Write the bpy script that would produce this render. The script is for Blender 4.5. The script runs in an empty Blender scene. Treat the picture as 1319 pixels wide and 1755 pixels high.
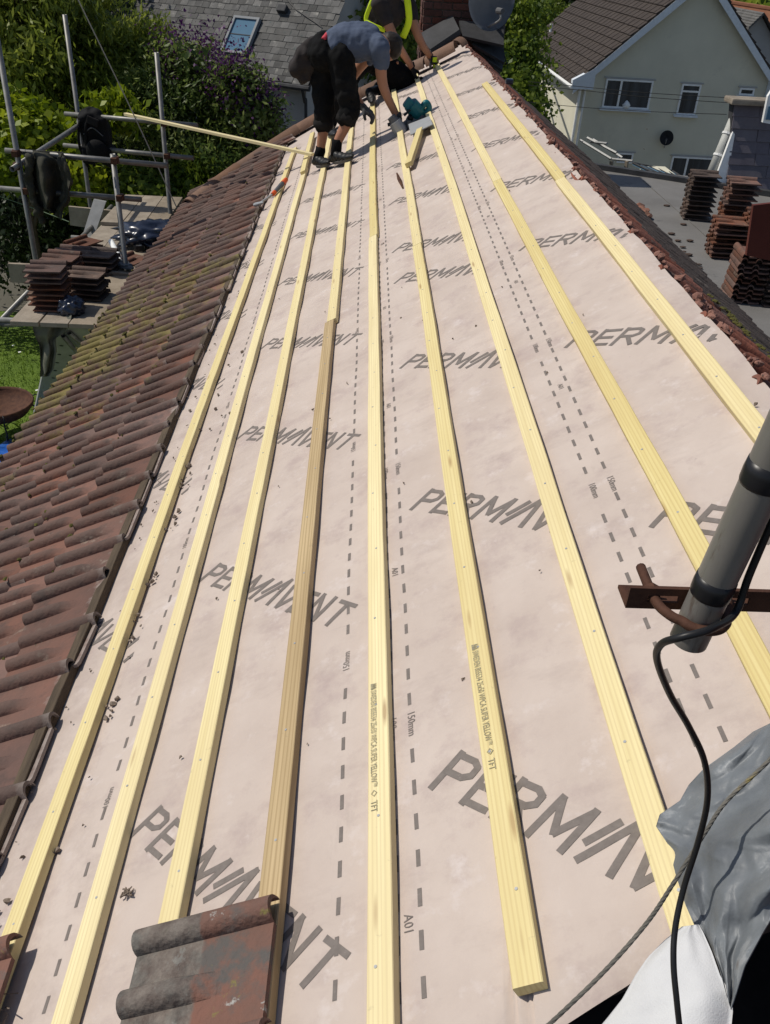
import bpy, bmesh, math, random
import numpy as np
from mathutils import Vector, Matrix, noise
random.seed(7); rng = np.random.default_rng(7)
S = bpy.context.scene
C = S.collection

# ------------------------------------------------------------------ camera
FPX, IW, IH = 1476.54, 1319.0, 1755.0
R = np.array([[0.9986285, 0.03396272, 0.03984539],
              [-0.01437645, -0.55391614, 0.83244833],
              [0.05034321, -0.83187946, -0.55266818]])      # camera (right, down, forward) -> world
cam = bpy.data.cameras.new('camera'); camo = bpy.data.objects.new('camera', cam); C.objects.link(camo)
cam.sensor_fit = 'VERTICAL'; cam.sensor_height = 24.0; cam.sensor_width = 24.0
cam.lens = FPX / IH * 24.0
cam.clip_start = 0.05; cam.clip_end = 2000
m = Matrix.Identity(4)
for i in range(3):
    m[i][0] = R[i, 0]; m[i][1] = -R[i, 1]; m[i][2] = -R[i, 2]
camo.matrix_world = m
S.camera = camo

# ------------------------------------------------------------------ sky, sun, exposure
SUN = Vector((-0.58, 0.13, 0.80)).normalized()
elev = math.asin(SUN.z)
W = bpy.data.worlds.new('World'); S.world = W; W.use_nodes = True
nt = W.node_tree; nt.nodes.clear()
sky = nt.nodes.new('ShaderNodeTexSky'); sky.sky_type = 'NISHITA'; sky.sun_disc = False
sky.sun_elevation = elev; sky.sun_rotation = math.atan2(SUN.x, SUN.y)
bg = nt.nodes.new('ShaderNodeBackground'); bg.inputs[1].default_value = 0.08
wo = nt.nodes.new('ShaderNodeOutputWorld')
nt.links.new(sky.outputs[0], bg.inputs[0]); nt.links.new(bg.outputs[0], wo.inputs[0])
sl = bpy.data.lights.new('sun', 'SUN'); sl.energy = 3.4; sl.angle = math.radians(0.5); sl.color = (1.0, 0.945, 0.845)
so = bpy.data.objects.new('sun', sl); C.objects.link(so)
so.rotation_euler = SUN.to_track_quat('Z', 'Y').to_euler(); so.location = SUN * 40
S.view_settings.view_transform = 'Standard'; S.view_settings.look = 'None'
S.view_settings.gamma = 1; S.view_settings.exposure = 0.0; S.view_settings.use_curve_mapping = False

# ------------------------------------------------------------------ where things stand
def ray(x, y):
    d = np.array([(x - IW / 2) / FPX, (y - IH / 2) / FPX, 1.0]); return R @ d
def at_y(x, y, Y):
    w = ray(x, y); return Vector(w * (Y / w[1]))
def at_z(x, y, Z):
    w = ray(x, y); return Vector(w * (Z / w[2]))
def on_plane(x, y, p, n):
    w = Vector(ray(x, y)); return w * (Vector(p).dot(n) / w.dot(n))
AL = math.radians(28.5); D = 1.338
VD = Vector((math.cos(AL), 0, math.sin(AL))); UD = Vector((0, 1, 0)); ND = Vector((-math.sin(AL), 0, math.cos(AL)))
ROOF = Matrix(((VD.x, 0, ND.x, -D * ND.x), (VD.y, 1, ND.y, -D * ND.y), (VD.z, 0, ND.z, -D * ND.z), (0, 0, 0, 1)))
def roof(v, u, h=0.0): return ROOF @ Vector((v, u, h))
def roof_px(x, y, h=0.0):
    """point at height h over the membrane plane"""
    w = Vector(ray(x, y)); return w * ((-D + h) / w.dot(ND))

# ------------------------------------------------------------------ helpers
def link(o, parent=None):
    C.objects.link(o)
    if parent is not None: o.parent = parent
    return o
def tag(o, label=None, cat=None, group=None, kind=None):
    if label: o['label'] = label
    if cat: o['category'] = cat
    if group: o['group'] = group
    if kind: o['kind'] = kind
    elif cat: o['kind'] = 'thing'
    return o
def empty(name, loc=(0, 0, 0), label=None, cat=None, group=None):
    o = bpy.data.objects.new(name, None); C.objects.link(o); o.location = loc; o.empty_display_size = .1
    return tag(o, label, cat, group)
def obj(name, mesh, mat=None, parent=None, mw=None, smooth=False):
    """links ONE mesh object; vertices given in world space unless mw is set"""
    if isinstance(mesh, bmesh.types.BMesh):
        me = bpy.data.meshes.new(name); mesh.to_mesh(me); mesh.free(); mesh = me
    if mat is not None and not len(mesh.materials): mesh.materials.append(mat)
    if smooth:
        mesh.polygons.foreach_set('use_smooth', [True] * len(mesh.polygons))
    o = bpy.data.objects.new(name, mesh); C.objects.link(o)
    M0 = mw if mw is not None else Matrix.Identity(4)
    if parent is not None:
        o.parent = parent
        o.matrix_parent_inverse = PW(parent).inverted()
    o.matrix_basis = M0
    return o
def PW(p):
    """world matrix of an object without a depsgraph update"""
    mb = p.matrix_basis.copy()
    if p.parent is not None: return PW(p.parent) @ p.matrix_parent_inverse @ mb
    return mb
def pydata(name, v, f):
    me = bpy.data.meshes.new(name); me.from_pydata([tuple(p) for p in v], [], f); me.update(); return me
def box(bm, c, s, M=None):
    vs = []
    for dz in (-.5, .5):
        for dy in (-.5, .5):
            for dx in (-.5, .5):
                p = Vector((c[0] + dx * s[0], c[1] + dy * s[1], c[2] + dz * s[2]))
                vs.append(bm.verts.new(M @ p if M else p))
    for f in ((0, 2, 3, 1), (4, 5, 7, 6), (0, 1, 5, 4), (2, 6, 7, 3), (0, 4, 6, 2), (1, 3, 7, 5)):
        bm.faces.new([vs[i] for i in f])
    return vs
def bbox_bm(c, s, M=None, bev=0.0):
    bm = bmesh.new(); box(bm, c, s, M)
    if bev: bmesh.ops.bevel(bm, geom=bm.edges[:], offset=bev, segments=2, affect='EDGES', profile=.6)
    return bm
def hexa(bm, p):
    """p: 8 points, bottom 4 then top 4 (same winding)"""
    v = [bm.verts.new(q) for q in p]
    for f in ((3, 2, 1, 0), (4, 5, 6, 7), (0, 1, 5, 4), (1, 2, 6, 5), (2, 3, 7, 6), (3, 0, 4, 7)):
        bm.faces.new([v[i] for i in f])
def frame_of(d):
    d = d.normalized(); a = Vector((0, 0, 1)) if abs(d.z) < .9 else Vector((1, 0, 0))
    x = d.cross(a).normalized(); return x, d.cross(x).normalized()
def tube(bm, pts, rad, seg=10, cap=True, flat=None):
    """swept tube; rad scalar or list, flat=(axis vector, factor) squashes along axis"""
    pts = [Vector(p) for p in pts]
    n = len(pts); rad = [rad] * n if not hasattr(rad, '__len__') else rad
    rings = []; X = None
    for i, p in enumerate(pts):
        d = (pts[min(i + 1, n - 1)] - pts[max(i - 1, 0)]).normalized()
        if X is None: X, Y = frame_of(d)
        else:
            X = (X - d * X.dot(d)).normalized(); Y = d.cross(X)
        ring = []
        r = rad[i]; rx, ry = (r, r) if not hasattr(r, '__len__') else r
        for k in range(seg):
            a = 2 * math.pi * k / seg
            o = X * (math.cos(a) * rx) + Y * (math.sin(a) * ry)
            if flat: o = o - flat[0] * (o.dot(flat[0]) * (1 - flat[1]))
            ring.append(bm.verts.new(p + o))
        rings.append(ring)
    for i in range(n - 1):
        for k in range(seg):
            bm.faces.new((rings[i][k], rings[i][(k + 1) % seg], rings[i + 1][(k + 1) % seg], rings[i + 1][k]))
    if cap:
        bm.faces.new(rings[0][::-1]); bm.faces.new(rings[-1])
    return rings
def tube_bm(pts, rad, seg=10, **k):
    bm = bmesh.new(); tube(bm, pts, rad, seg, **k); bmesh.ops.recalc_face_normals(bm, faces=bm.faces[:]); return bm
def bez(pts, n=8):
    """Catmull-Rom through pts"""
    P = [Vector(p) for p in pts]; P = [P[0] * 2 - P[1]] + P + [P[-1] * 2 - P[-2]]; out = []
    for i in range(1, len(P) - 2):
        for k in range(n):
            t = k / n
            out.append(.5 * ((2 * P[i]) + (P[i + 1] - P[i - 1]) * t + (2 * P[i - 1] - 5 * P[i] + 4 * P[i + 1] - P[i + 2]) * t * t
                             + (3 * P[i] - P[i - 1] - 3 * P[i + 1] + P[i + 2]) * t ** 3))
    out.append(P[-2]); return out
def N2(x, y, z=0.0): return noise.noise(Vector((x, y, z)))

# ------------------------------------------------------------------ materials
def mat(name, base, rough=.8, var=None, scale=8.0, stretch=None, bump=0.0, bscale=60.0, rnd=0.0, metal=0.0, spec=.3,
        coord='Object', spots=None, detail=6.0, bstretch=None):
    """principled with a noise-mixed colour (base..var), random per-object value, optional spots (colour, scale, threshold)"""
    M = bpy.data.materials.new(name); M.use_nodes = True; t = M.node_tree; n = t.nodes; L = t.links
    b = n['Principled BSDF']; b.inputs['Roughness'].default_value = rough; b.inputs['Metallic'].default_value = metal
    b.inputs['Specular IOR Level'].default_value = spec
    tc = n.new('ShaderNodeTexCoord')
    def mapped(st):
        mp = n.new('ShaderNodeMapping'); L.new(tc.outputs[coord], mp.inputs[0]); mp.inputs['Scale'].default_value = st or (1, 1, 1)
        if rnd:
            oi = n.new('ShaderNodeObjectInfo'); cx = n.new('ShaderNodeVectorMath'); cx.operation = 'SCALE'
            cx.inputs[0].default_value = (17, 31, 13); L.new(oi.outputs['Random'], cx.inputs['Scale']); L.new(cx.outputs[0], mp.inputs['Location'])
        return mp
    mp = mapped(stretch)
    no = n.new('ShaderNodeTexNoise'); no.inputs['Scale'].default_value = scale; no.inputs['Detail'].default_value = detail
    no.inputs['Roughness'].default_value = .62
    L.new(mp.outputs[0], no.inputs['Vector'])
    cr = n.new('ShaderNodeValToRGB'); cr.color_ramp.elements[0].position = .32; cr.color_ramp.elements[1].position = .68
    cr.color_ramp.elements[0].color = (*base, 1); cr.color_ramp.elements[1].color = (*(var or base), 1)
    L.new(no.outputs[0], cr.inputs[0]); col = cr.outputs[0]
    if spots:
        for sc_, ss, th, wd in spots:
            n2 = n.new('ShaderNodeTexNoise'); n2.inputs['Scale'].default_value = ss; n2.inputs['Detail'].default_value = 8; n2.inputs['Roughness'].default_value = .7
            L.new(mp.outputs[0], n2.inputs['Vector'])
            r2 = n.new('ShaderNodeMapRange'); r2.inputs[1].default_value = th; r2.inputs[2].default_value = th + wd
            L.new(n2.outputs[0], r2.inputs[0])
            mx = n.new('ShaderNodeMix'); mx.data_type = 'RGBA'; L.new(r2.outputs[0], mx.inputs[0]); L.new(col, mx.inputs[6]); mx.inputs[7].default_value = (*sc_, 1)
            col = mx.outputs[2]
    if rnd:
        oi = n.new('ShaderNodeObjectInfo'); hs = n.new('ShaderNodeHueSaturation')
        mr = n.new('ShaderNodeMapRange'); mr.inputs[3].default_value = 1 - rnd; mr.inputs[4].default_value = 1 + rnd
        L.new(oi.outputs['Random'], mr.inputs[0]); L.new(mr.outputs[0], hs.inputs['Value']); L.new(col, hs.inputs['Color'])
        wn = n.new('ShaderNodeTexWhiteNoise'); wn.noise_dimensions = '1D'; L.new(oi.outputs['Random'], wn.inputs['W'])
        m3 = n.new('ShaderNodeMapRange'); m3.inputs[3].default_value = 1 - rnd * .9; m3.inputs[4].default_value = 1 + rnd * .5
        L.new(wn.outputs['Value'], m3.inputs[0]); L.new(m3.outputs[0], hs.inputs['Saturation'])
        col = hs.outputs[0]
    L.new(col, b.inputs['Base Color'])
    if bump:
        mb = mapped(bstretch if bstretch else stretch)
        nb = n.new('ShaderNodeTexNoise'); nb.inputs['Scale'].default_value = bscale; nb.inputs['Detail'].default_value = 7
        L.new(mb.outputs[0], nb.inputs['Vector'])
        bp = n.new('ShaderNodeBump'); bp.inputs['Strength'].default_value = 1; bp.inputs['Distance'].default_value = bump
        L.new(nb.outputs[0], bp.inputs['Height']); L.new(bp.outputs[0], b.inputs['Normal'])
    return M
def leaf_mat(name, a, b_, c_, scale=1.2, trans=.35):
    M = bpy.data.materials.new(name); M.use_nodes = True; t = M.node_tree; n = t.nodes; L = t.links
    b = n['Principled BSDF']; b.inputs['Roughness'].default_value = .5; b.inputs['Specular IOR Level'].default_value = .35
    g = n.new('ShaderNodeNewGeometry')
    no = n.new('ShaderNodeTexNoise'); no.inputs['Scale'].default_value = scale; no.inputs['Detail'].default_value = 3; L.new(g.outputs['Position'], no.inputs['Vector'])
    ri = n.new('ShaderNodeMath'); ri.operation = 'MULTIPLY_ADD'; ri.inputs[1].default_value = .3; L.new(g.outputs['Random Per Island'], ri.inputs[0]); 
    sb = n.new('ShaderNodeMath'); sb.operation = 'SUBTRACT'; sb.inputs[1].default_value = .15; L.new(no.outputs[0], sb.inputs[0]); L.new(sb.outputs[0], ri.inputs[2])
    cr = n.new('ShaderNodeValToRGB'); e = cr.color_ramp.elements; e[0].position = .3; e[0].color = (*a, 1); e[1].position = .7; e[1].color = (*c_, 1)
    k = e.new(.5); k.color = (*b_, 1)
    L.new(ri.outputs[0], cr.inputs[0]); L.new(cr.outputs[0], b.inputs['Base Color'])
    tr = n.new('ShaderNodeBsdfTranslucent'); L.new(cr.outputs[0], tr.inputs[0])
    mx = n.new('ShaderNodeMixShader'); mx.inputs[0].default_value = trans
    L.new(b.outputs[0], mx.inputs[1]); L.new(tr.outputs[0], mx.inputs[2]); L.new(mx.outputs[0], n['Material Output'].inputs[0])
    return M
def plain(name, c, rough=.6, metal=0., **k): return mat(name, c, rough, tuple(min(1, x * 1.18) for x in c), metal=metal, **k)

MT = {}
MT['membrane'] = mat('pink_membrane', (.492, .408, .358), .78, (.568, .482, .428), 3.0, bump=.0030, bscale=22, spec=.25,
                     spots=[((.42, .335, .31), 5.5, .52, .2), ((.60, .525, .49), 9, .57, .14), ((.38, .31, .285), 26, .68, .10)])
def dirty_membrane(M):
    t = M.node_tree; n = t.nodes; L = t.links; b = n['Principled BSDF']; src = b.inputs['Base Color'].links[0].from_socket
    tc = n.new('ShaderNodeTexCoord')
    def nz(sc, scale, det, ro):
        mp = n.new('ShaderNodeMapping'); mp.inputs['Scale'].default_value = sc; L.new(tc.outputs['Object'], mp.inputs[0])
        q = n.new('ShaderNodeTexNoise'); q.inputs['Scale'].default_value = scale; q.inputs['Detail'].default_value = det; q.inputs['Roughness'].default_value = ro; L.new(mp.outputs[0], q.inputs['Vector']); return q.outputs[0]
    def mixin(src, fac, lo, hi, amt, col):
        q = n.new('ShaderNodeMapRange'); q.inputs[1].default_value = lo; q.inputs[2].default_value = hi; q.inputs[4].default_value = amt; L.new(fac, q.inputs[0])
        x = n.new('ShaderNodeMix'); x.data_type = 'RGBA'; L.new(q.outputs[0], x.inputs[0]); L.new(src, x.inputs[6]); x.inputs[7].default_value = (*col, 1); return x.outputs[2]
    # scuffs dragged down the slope, boot marks
    src = mixin(src, nz((1.0, 2.2, 1), 3.2, 10, .72), .52, .70, .50, (.40, .325, .29))
    src = mixin(src, nz((9, 3, 1), 1.3, 8, .7), .62, .74, .35, (.34, .28, .25))
    src = mixin(src, nz((3, 14, 1), 1.0, 8, .75), .63, .73, .40, (.36, .30, .27))
    # grime near the old tiles
    sx = n.new('ShaderNodeSeparateXYZ'); L.new(tc.outputs['Object'], sx.inputs[0]); nn = nz((1, .8, 1), 6, 10, .75)
    ma = n.new('ShaderNodeMath'); ma.operation = 'MULTIPLY_ADD'; ma.inputs[1].default_value = -.55; L.new(sx.outputs['X'], ma.inputs[0]); ma.inputs[2].default_value = -.30
    m2 = n.new('ShaderNodeMath'); L.new(ma.outputs[0], m2.inputs[0]); L.new(nn, m2.inputs[1])
    src = mixin(src, m2.outputs[0], 1.02, 1.30, .55, (.34, .27, .235))
    L.new(src, b.inputs['Base Color']); return M
dirty_membrane(MT['membrane'])
MT['print'] = mat('grey_print', (.155, .132, .118), .7, (.20, .172, .155), 60, spots=[((.30, .25, .23), 160, .62, .1)])
MT['felt_white'] = mat('white_felt', (.56, .56, .57), .75, (.64, .64, .645), 10, bump=.0007, bscale=420)
MT['deck'] = mat('dark_sarking', (.05, .04, .035), .9, (.09, .07, .06), 6)
def timber(name, a, b_, knot=(.40, .25, .10), grain=(.62, .48, .22)):
    M = bpy.data.materials.new(name); M.use_nodes = True; t = M.node_tree; n = t.nodes; L = t.links
    b = n['Principled BSDF']; b.inputs['Roughness'].default_value = .62; b.inputs['Specular IOR Level'].default_value = .25
    tc = n.new('ShaderNodeTexCoord'); oi = n.new('ShaderNodeObjectInfo')
    cx = n.new('ShaderNodeVectorMath'); cx.operation = 'SCALE'; cx.inputs[0].default_value = (3, 41, 7); L.new(oi.outputs['Random'], cx.inputs['Scale'])
    def mp(sc):
        q = n.new('ShaderNodeMapping'); q.inputs['Scale'].default_value = sc; L.new(tc.outputs['Object'], q.inputs[0]); L.new(cx.outputs[0], q.inputs['Location']); return q.outputs[0]
    def nz(vec, s, d=4, r=.55):
        q = n.new('ShaderNodeTexNoise'); q.inputs['Scale'].default_value = s; q.inputs['Detail'].default_value = d; q.inputs['Roughness'].default_value = r; L.new(vec, q.inputs['Vector']); return q.outputs[0]
    def mix(f, c1, c2):
        q = n.new('ShaderNodeMix'); q.data_type = 'RGBA'; L.new(f, q.inputs[0])
        for i, c in ((6, c1), (7, c2)):
            if isinstance(c, tuple): q.inputs[i].default_value = (*c, 1)
            else: L.new(c, q.inputs[i])
        return q.outputs[2]
    def rng_(v, lo, hi, o0=0., o1=1.):
        q = n.new('ShaderNodeMapRange'); q.inputs[1].default_value = lo; q.inputs[2].default_value = hi; q.inputs[3].default_value = o0; q.inputs[4].default_value = o1; L.new(v, q.inputs[0]); return q.outputs[0]
    # long streaks
    s1 = nz(mp((60, 1.6, 40)), 1.0, 5); col = mix(rng_(s1, .35, .65), a, b_)
    # growth rings: distorted bands across the board
    wv = n.new('ShaderNodeTexWave'); wv.wave_type = 'BANDS'; wv.bands_direction = 'X'; wv.inputs['Scale'].default_value = 1.0
    wv.inputs['Distortion'].default_value = 7.0; wv.inputs['Detail'].default_value = 2; wv.inputs['Detail Scale'].default_value = .7
    L.new(mp((34, .9, 20)), wv.inputs['Vector']); col = mix(rng_(wv.outputs['Fac'], .50, .95, 0, .62), col, grain)
    # knots
    vo = n.new('ShaderNodeTexVoronoi'); vo.inputs['Scale'].default_value = 1.0; L.new(mp((18, 2.6, 9)), vo.inputs['Vector'])
    col = mix(rng_(vo.outputs['Distance'], .13, .05, 0, .85), col, knot)
    # broad tone change along the length, and dirt
    col = mix(rng_(nz(mp((6, .8, 6)), 1.6), .42, .72, 0, .45), col, grain)
    col = mix(rng_(nz(mp((14, 14, 14)), 2.0, 8, .7), .64, .76, 0, .55), col, (.24, .19, .12))
    hs = n.new('ShaderNodeHueSaturation'); L.new(rng_(oi.outputs['Random'], 0, 1, .90, 1.06), hs.inputs['Value']); L.new(rng_(oi.outputs['Random'], 0, 1, 1.04, .82), hs.inputs['Saturation']); L.new(col, hs.inputs['Color'])
    L.new(hs.outputs[0], b.inputs['Base Color'])
    bp = n.new('ShaderNodeBump'); bp.inputs['Distance'].default_value = .0008; bp.inputs['Strength'].default_value = .8
    L.new(nz(mp((160, 5, 120)), 1.0, 3), bp.inputs['Height']); L.new(bp.outputs[0], b.inputs['Normal'])
    return M
MT['batten'] = timber('yellow_batten', (.80, .68, .335), (.71, .58, .26))
MT['batten_old'] = timber('weathered_batten', (.58, .43, .23), (.46, .335, .17), (.2, .12, .05), (.33, .22, .10))
MT['board'] = mat('scaffold_board', (.21, .17, .125), .85, (.33, .275, .21), 2.2, stretch=(3, 3, 3), bump=.002, bscale=40, rnd=.15, spots=[((.18, .14, .11), 9, .6, .12)])
MT['oldwood'] = mat('old_dark_timber', (.055, .040, .028), .9, (.12, .088, .058), 5, stretch=(6, 1, 6), bump=.004, bscale=30)
def tile_mat(name, a, b_, lichen, moss_amount, rnd):
    M = mat(name, a, .88, b_, 9, bump=.0035, bscale=70, rnd=rnd,
            spots=[((.060, .050, .046), 6.5, .54, .2), ((.27, .21, .165), 9, .60, .12), ((.40, .36, .30), 30, .70, .05)])
    t = M.node_tree; n = t.nodes; L = t.links; b = n['Principled BSDF']
    if moss_amount:
        src = b.inputs['Base Color'].links[0].from_socket
        tc = n.new('ShaderNodeTexCoord'); sx = n.new('ShaderNodeSeparateXYZ'); L.new(tc.outputs['Object'], sx.inputs[0])
        nl = n.new('ShaderNodeTexNoise'); nl.inputs['Scale'].default_value = 26; nl.inputs['Detail'].default_value = 6; L.new(tc.outputs['Object'], nl.inputs['Vector'])
        ma = n.new('ShaderNodeMath'); ma.operation = 'MULTIPLY_ADD'; ma.inputs[1].default_value = .11; L.new(nl.outputs[0], ma.inputs[0]); L.new(sx.outputs['X'], ma.inputs[2])
        ml = n.new('ShaderNodeMapRange'); ml.inputs[1].default_value = .315; ml.inputs[2].default_value = .345; ml.inputs[4].default_value = .8; L.new(ma.outputs[0], ml.inputs[0])
        mlx = n.new('ShaderNodeMix'); mlx.data_type = 'RGBA'; L.new(ml.outputs[0], mlx.inputs[0]); L.new(src, mlx.inputs[6]); mlx.inputs[7].default_value = (.34, .29, .26, 1); src = mlx.outputs[2]
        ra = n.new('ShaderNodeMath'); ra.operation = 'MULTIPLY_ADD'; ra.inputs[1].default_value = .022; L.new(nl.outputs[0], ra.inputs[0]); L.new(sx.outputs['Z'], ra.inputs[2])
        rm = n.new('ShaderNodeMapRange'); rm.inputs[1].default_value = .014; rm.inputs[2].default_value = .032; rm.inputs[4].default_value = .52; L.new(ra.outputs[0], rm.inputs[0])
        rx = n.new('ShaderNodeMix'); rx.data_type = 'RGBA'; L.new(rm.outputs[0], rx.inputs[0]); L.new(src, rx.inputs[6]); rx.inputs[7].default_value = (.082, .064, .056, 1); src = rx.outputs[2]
        g = n.new('ShaderNodeNewGeometry'); no = n.new('ShaderNodeTexNoise'); no.inputs['Scale'].default_value = 3.2; no.inputs['Detail'].default_value = 10; no.inputs['Roughness'].default_value = .75
        L.new(g.outputs['Position'], no.inputs['Vector'])
        # a mossy patch of its own: the damp stretch near the eave under the trees
        ds = n.new('ShaderNodeVectorMath'); ds.operation = 'DISTANCE'; L.new(g.outputs['Position'], ds.inputs[0]); ds.inputs[1].default_value = (-1.95, 5.6, -2.5)
        mr = n.new('ShaderNodeMapRange'); mr.inputs[1].default_value = .2; mr.inputs[2].default_value = 2.6; mr.inputs[3].default_value = .19; mr.inputs[4].default_value = -.13
        L.new(ds.outputs['Value'], mr.inputs[0])
        ad = n.new('ShaderNodeMath'); L.new(no.outputs[0], ad.inputs[0]); L.new(mr.outputs[0], ad.inputs[1])
        r2 = n.new('ShaderNodeMapRange'); r2.inputs[1].default_value = .57; r2.inputs[2].default_value = .70; r2.inputs[4].default_value = moss_amount; L.new(ad.outputs[0], r2.inputs[0])
        mx = n.new('ShaderNodeMix'); mx.data_type = 'RGBA'; L.new(r2.outputs[0], mx.inputs[0]); L.new(src, mx.inputs[6]); mx.inputs[7].default_value = (*lichen, 1)
        L.new(mx.outputs[2], b.inputs['Base Color'])
    return M
MT['tile'] = tile_mat('clay_tile', (.185, .090, .066), (.135, .078, .062), (.20, .17, .05), .75, .26)
MT['tile_red'] = tile_mat('red_clay_tile', (.27, .10, .065), (.18, .07, .05), (.2, .17, .04), 0, .2)
MT['tile_dark'] = tile_mat('dark_weathered_tile', (.085, .062, .052), (.14, .095, .075), (.16, .14, .03), 0, .28)
MT['tile_stack'] = tile_mat('stacked_tile', (.20, .085, .055), (.13, .075, .055), (.2, .17, .04), 0, .38)
MT['tile_loose'] = mat('loose_tile', (.20, .10, .075), .85, (.15, .09, .072), 9, bump=.005, bscale=70, rnd=.1,
                       spots=[((.105, .095, .088), 6.5, .50, .10), ((.36, .35, .33), 14, .60, .04), ((.20, .17, .06), 11, .63, .05), ((.03, .025, .022), 40, .70, .04)])
def exposed_half(M):
    t = M.node_tree; n = t.nodes; L = t.links; b = n['Principled BSDF']; src = b.inputs['Base Color'].links[0].from_socket
    tc = n.new('ShaderNodeTexCoord'); sx = n.new('ShaderNodeSeparateXYZ'); L.new(tc.outputs['Object'], sx.inputs[0])
    nl = n.new('ShaderNodeTexNoise'); nl.inputs['Scale'].default_value = 22; nl.inputs['Detail'].default_value = 8; nl.inputs['Roughness'].default_value = .75; L.new(tc.outputs['Object'], nl.inputs['Vector'])
    ma = n.new('ShaderNodeMath'); ma.operation = 'MULTIPLY_ADD'; ma.inputs[1].default_value = .03; L.new(nl.outputs[0], ma.inputs[0]); L.new(sx.outputs['X'], ma.inputs[2])
    mr = n.new('ShaderNodeMapRange'); mr.inputs[1].default_value = .165; mr.inputs[2].default_value = .172; mr.inputs[3].default_value = .8; mr.inputs[4].default_value = 0; L.new(ma.outputs[0], mr.inputs[0])
    cr = n.new('ShaderNodeValToRGB'); cr.color_ramp.elements[0].position = .36; cr.color_ramp.elements[0].color = (.075, .068, .062, 1); cr.color_ramp.elements[1].position = .66; cr.color_ramp.elements[1].color = (.22, .205, .18, 1); L.new(nl.outputs[0], cr.inputs[0])
    mx = n.new('ShaderNodeMix'); mx.data_type = 'RGBA'; L.new(mr.outputs[0], mx.inputs[0]); L.new(src, mx.inputs[6]); L.new(cr.outputs[0], mx.inputs[7]); L.new(mx.outputs[2], b.inputs['Base Color'])
exposed_half(MT['tile_loose'])
MT['verge'] = mat('brown_ridge_tile', (.20, .115, .075), .9, (.145, .085, .06), 6, bump=.004, bscale=40, rnd=.2)
MT['mortar'] = mat('broken_mortar', (.30, .15, .11), .95, (.20, .10, .08), 30, bump=.008, bscale=60)
MT['lead'] = mat('grey_lead', (.095, .104, .115), .50, (.185, .20, .215), 7, bump=.004, bscale=26, metal=0., spec=.45,
                 spots=[((.36, .37, .38), 7, .60, .10), ((.055, .06, .065), 5, .60, .1), ((.10, .07, .05), 7, .66, .08)])  # pale and dark grey spots paint fold highlights and shaded creases into the colour
MT['lead_dark'] = mat('dark_lead', (.032, .032, .034), .75, (.058, .058, .062), 5, bump=.004, bscale=18)
MT['steel'] = mat('galvanised_tube', (.17, .165, .155), .5, (.27, .265, .25), 12, metal=.55, rnd=.15, spots=[((.16, .10, .07), 9, .66, .08)])
MT['mast'] = mat('mast_steel', (.16, .148, .135), .42, (.25, .235, .215), 14, metal=.35, stretch=(1, 1, .2), spots=[((.09, .05, .035), 22, .60, .12)])
MT['rust'] = mat('rusty_steel', (.060, .026, .018), .8, (.12, .055, .032), 22, bump=.002, bscale=90, metal=.2)
MT['rust_red'] = mat('red_oxide_steel', (.085, .018, .014), .7, (.12, .03, .02), 12)
MT['black'] = plain('black_rubber', (.014, .014, .015), .42)
MT['wire'] = mat('wire_sheath', (.03, .03, .03), 1, (.04, .04, .04), 5, spec=0)
MT['frame_grey'] = mat('grey_frame', (.24, .25, .26), .7, (.28, .29, .3), 5, spec=.1)
MT['tape'] = plain('black_tape', (.012, .012, .014), .35)
MT['rope_grey'] = mat('weathered_cable', (.085, .08, .07), .8, (.16, .15, .13), 20, spots=[((.33, .25, .05), 6, .62, .08)], bump=.002, bscale=150)
MT['slate'] = mat('weathered_slate', (.085, .083, .080), .85, (.145, .140, .132), 3.2, rnd=.34, bump=.003, bscale=24, spots=[((.27, .26, .235), 5, .58, .12), ((.042, .072, .066), 8, .60, .1)])
MT['slate_dark'] = mat('purple_fibre_slate', (.115, .102, .122), .6, (.15, .135, .155), 5, rnd=.12, bump=.001, bscale=30)
MT['cream'] = mat('cream_render', (.70, .665, .53), .9, (.62, .59, .47), .8, bump=.004, bscale=70, spots=[((.46, .44, .37), .5, .58, .2)])
MT['render_grey'] = mat('grey_render', (.44, .43, .42), .9, (.38, .37, .36), 1.2, bump=.004, bscale=60)
MT['upvc'] = plain('white_plastic', (.78, .78, .76), .4)
MT['blue_white'] = plain('pale_bargeboard', (.62, .66, .70), .5)
MT['glass'] = mat('dark_glass', (.020, .026, .032), .10, (.060, .072, .085), 2.2, stretch=(2.2, 1, .15), spec=.5)
MT['glass_sky'] = mat('skylight_glass', (.10, .185, .27), .5, (.12, .21, .30), 1.5, spec=.0)  # blue of the reflected sky is painted into the base colour, specular off
MT['roofbrown'] = mat('brown_concrete_tile', (.042, .033, .029), .95, (.068, .054, .046), 3, bump=.004, bscale=26, spots=[((.16, .13, .10), 12, .66, .08)])
MT['terracotta'] = mat('terracotta', (.30, .13, .07), .85, (.22, .09, .05), 4)
MT['flat'] = mat('flat_roof_felt', (.140, .134, .128), .85, (.195, .188, .18), 1.1, bump=.002, bscale=60, spots=[((.24, .235, .23), 1.6, .58, .2), ((.07, .07, .072), 2.6, .62, .12)])
MT['brick'] = mat('old_brick', (.15, .052, .034), .9, (.095, .04, .03), 14, bump=.004, bscale=70, rnd=.3, spots=[((.04, .035, .03), 12, .58, .12)])
MT['joint'] = mat('lime_mortar', (.16, .14, .12), .95, (.11, .1, .09), 20, bump=.004, bscale=80)
MT['ground'] = mat('dull_ground', (.10, .095, .075), .95, (.14, .13, .105), .4)
MT['grass'] = mat('lawn_grass', (.085, .145, .016), .9, (.13, .20, .022), 1.5, bump=.03, bscale=40, spots=[((.06, .12, .012), 4, .58, .15)], coord='Object')
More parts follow.
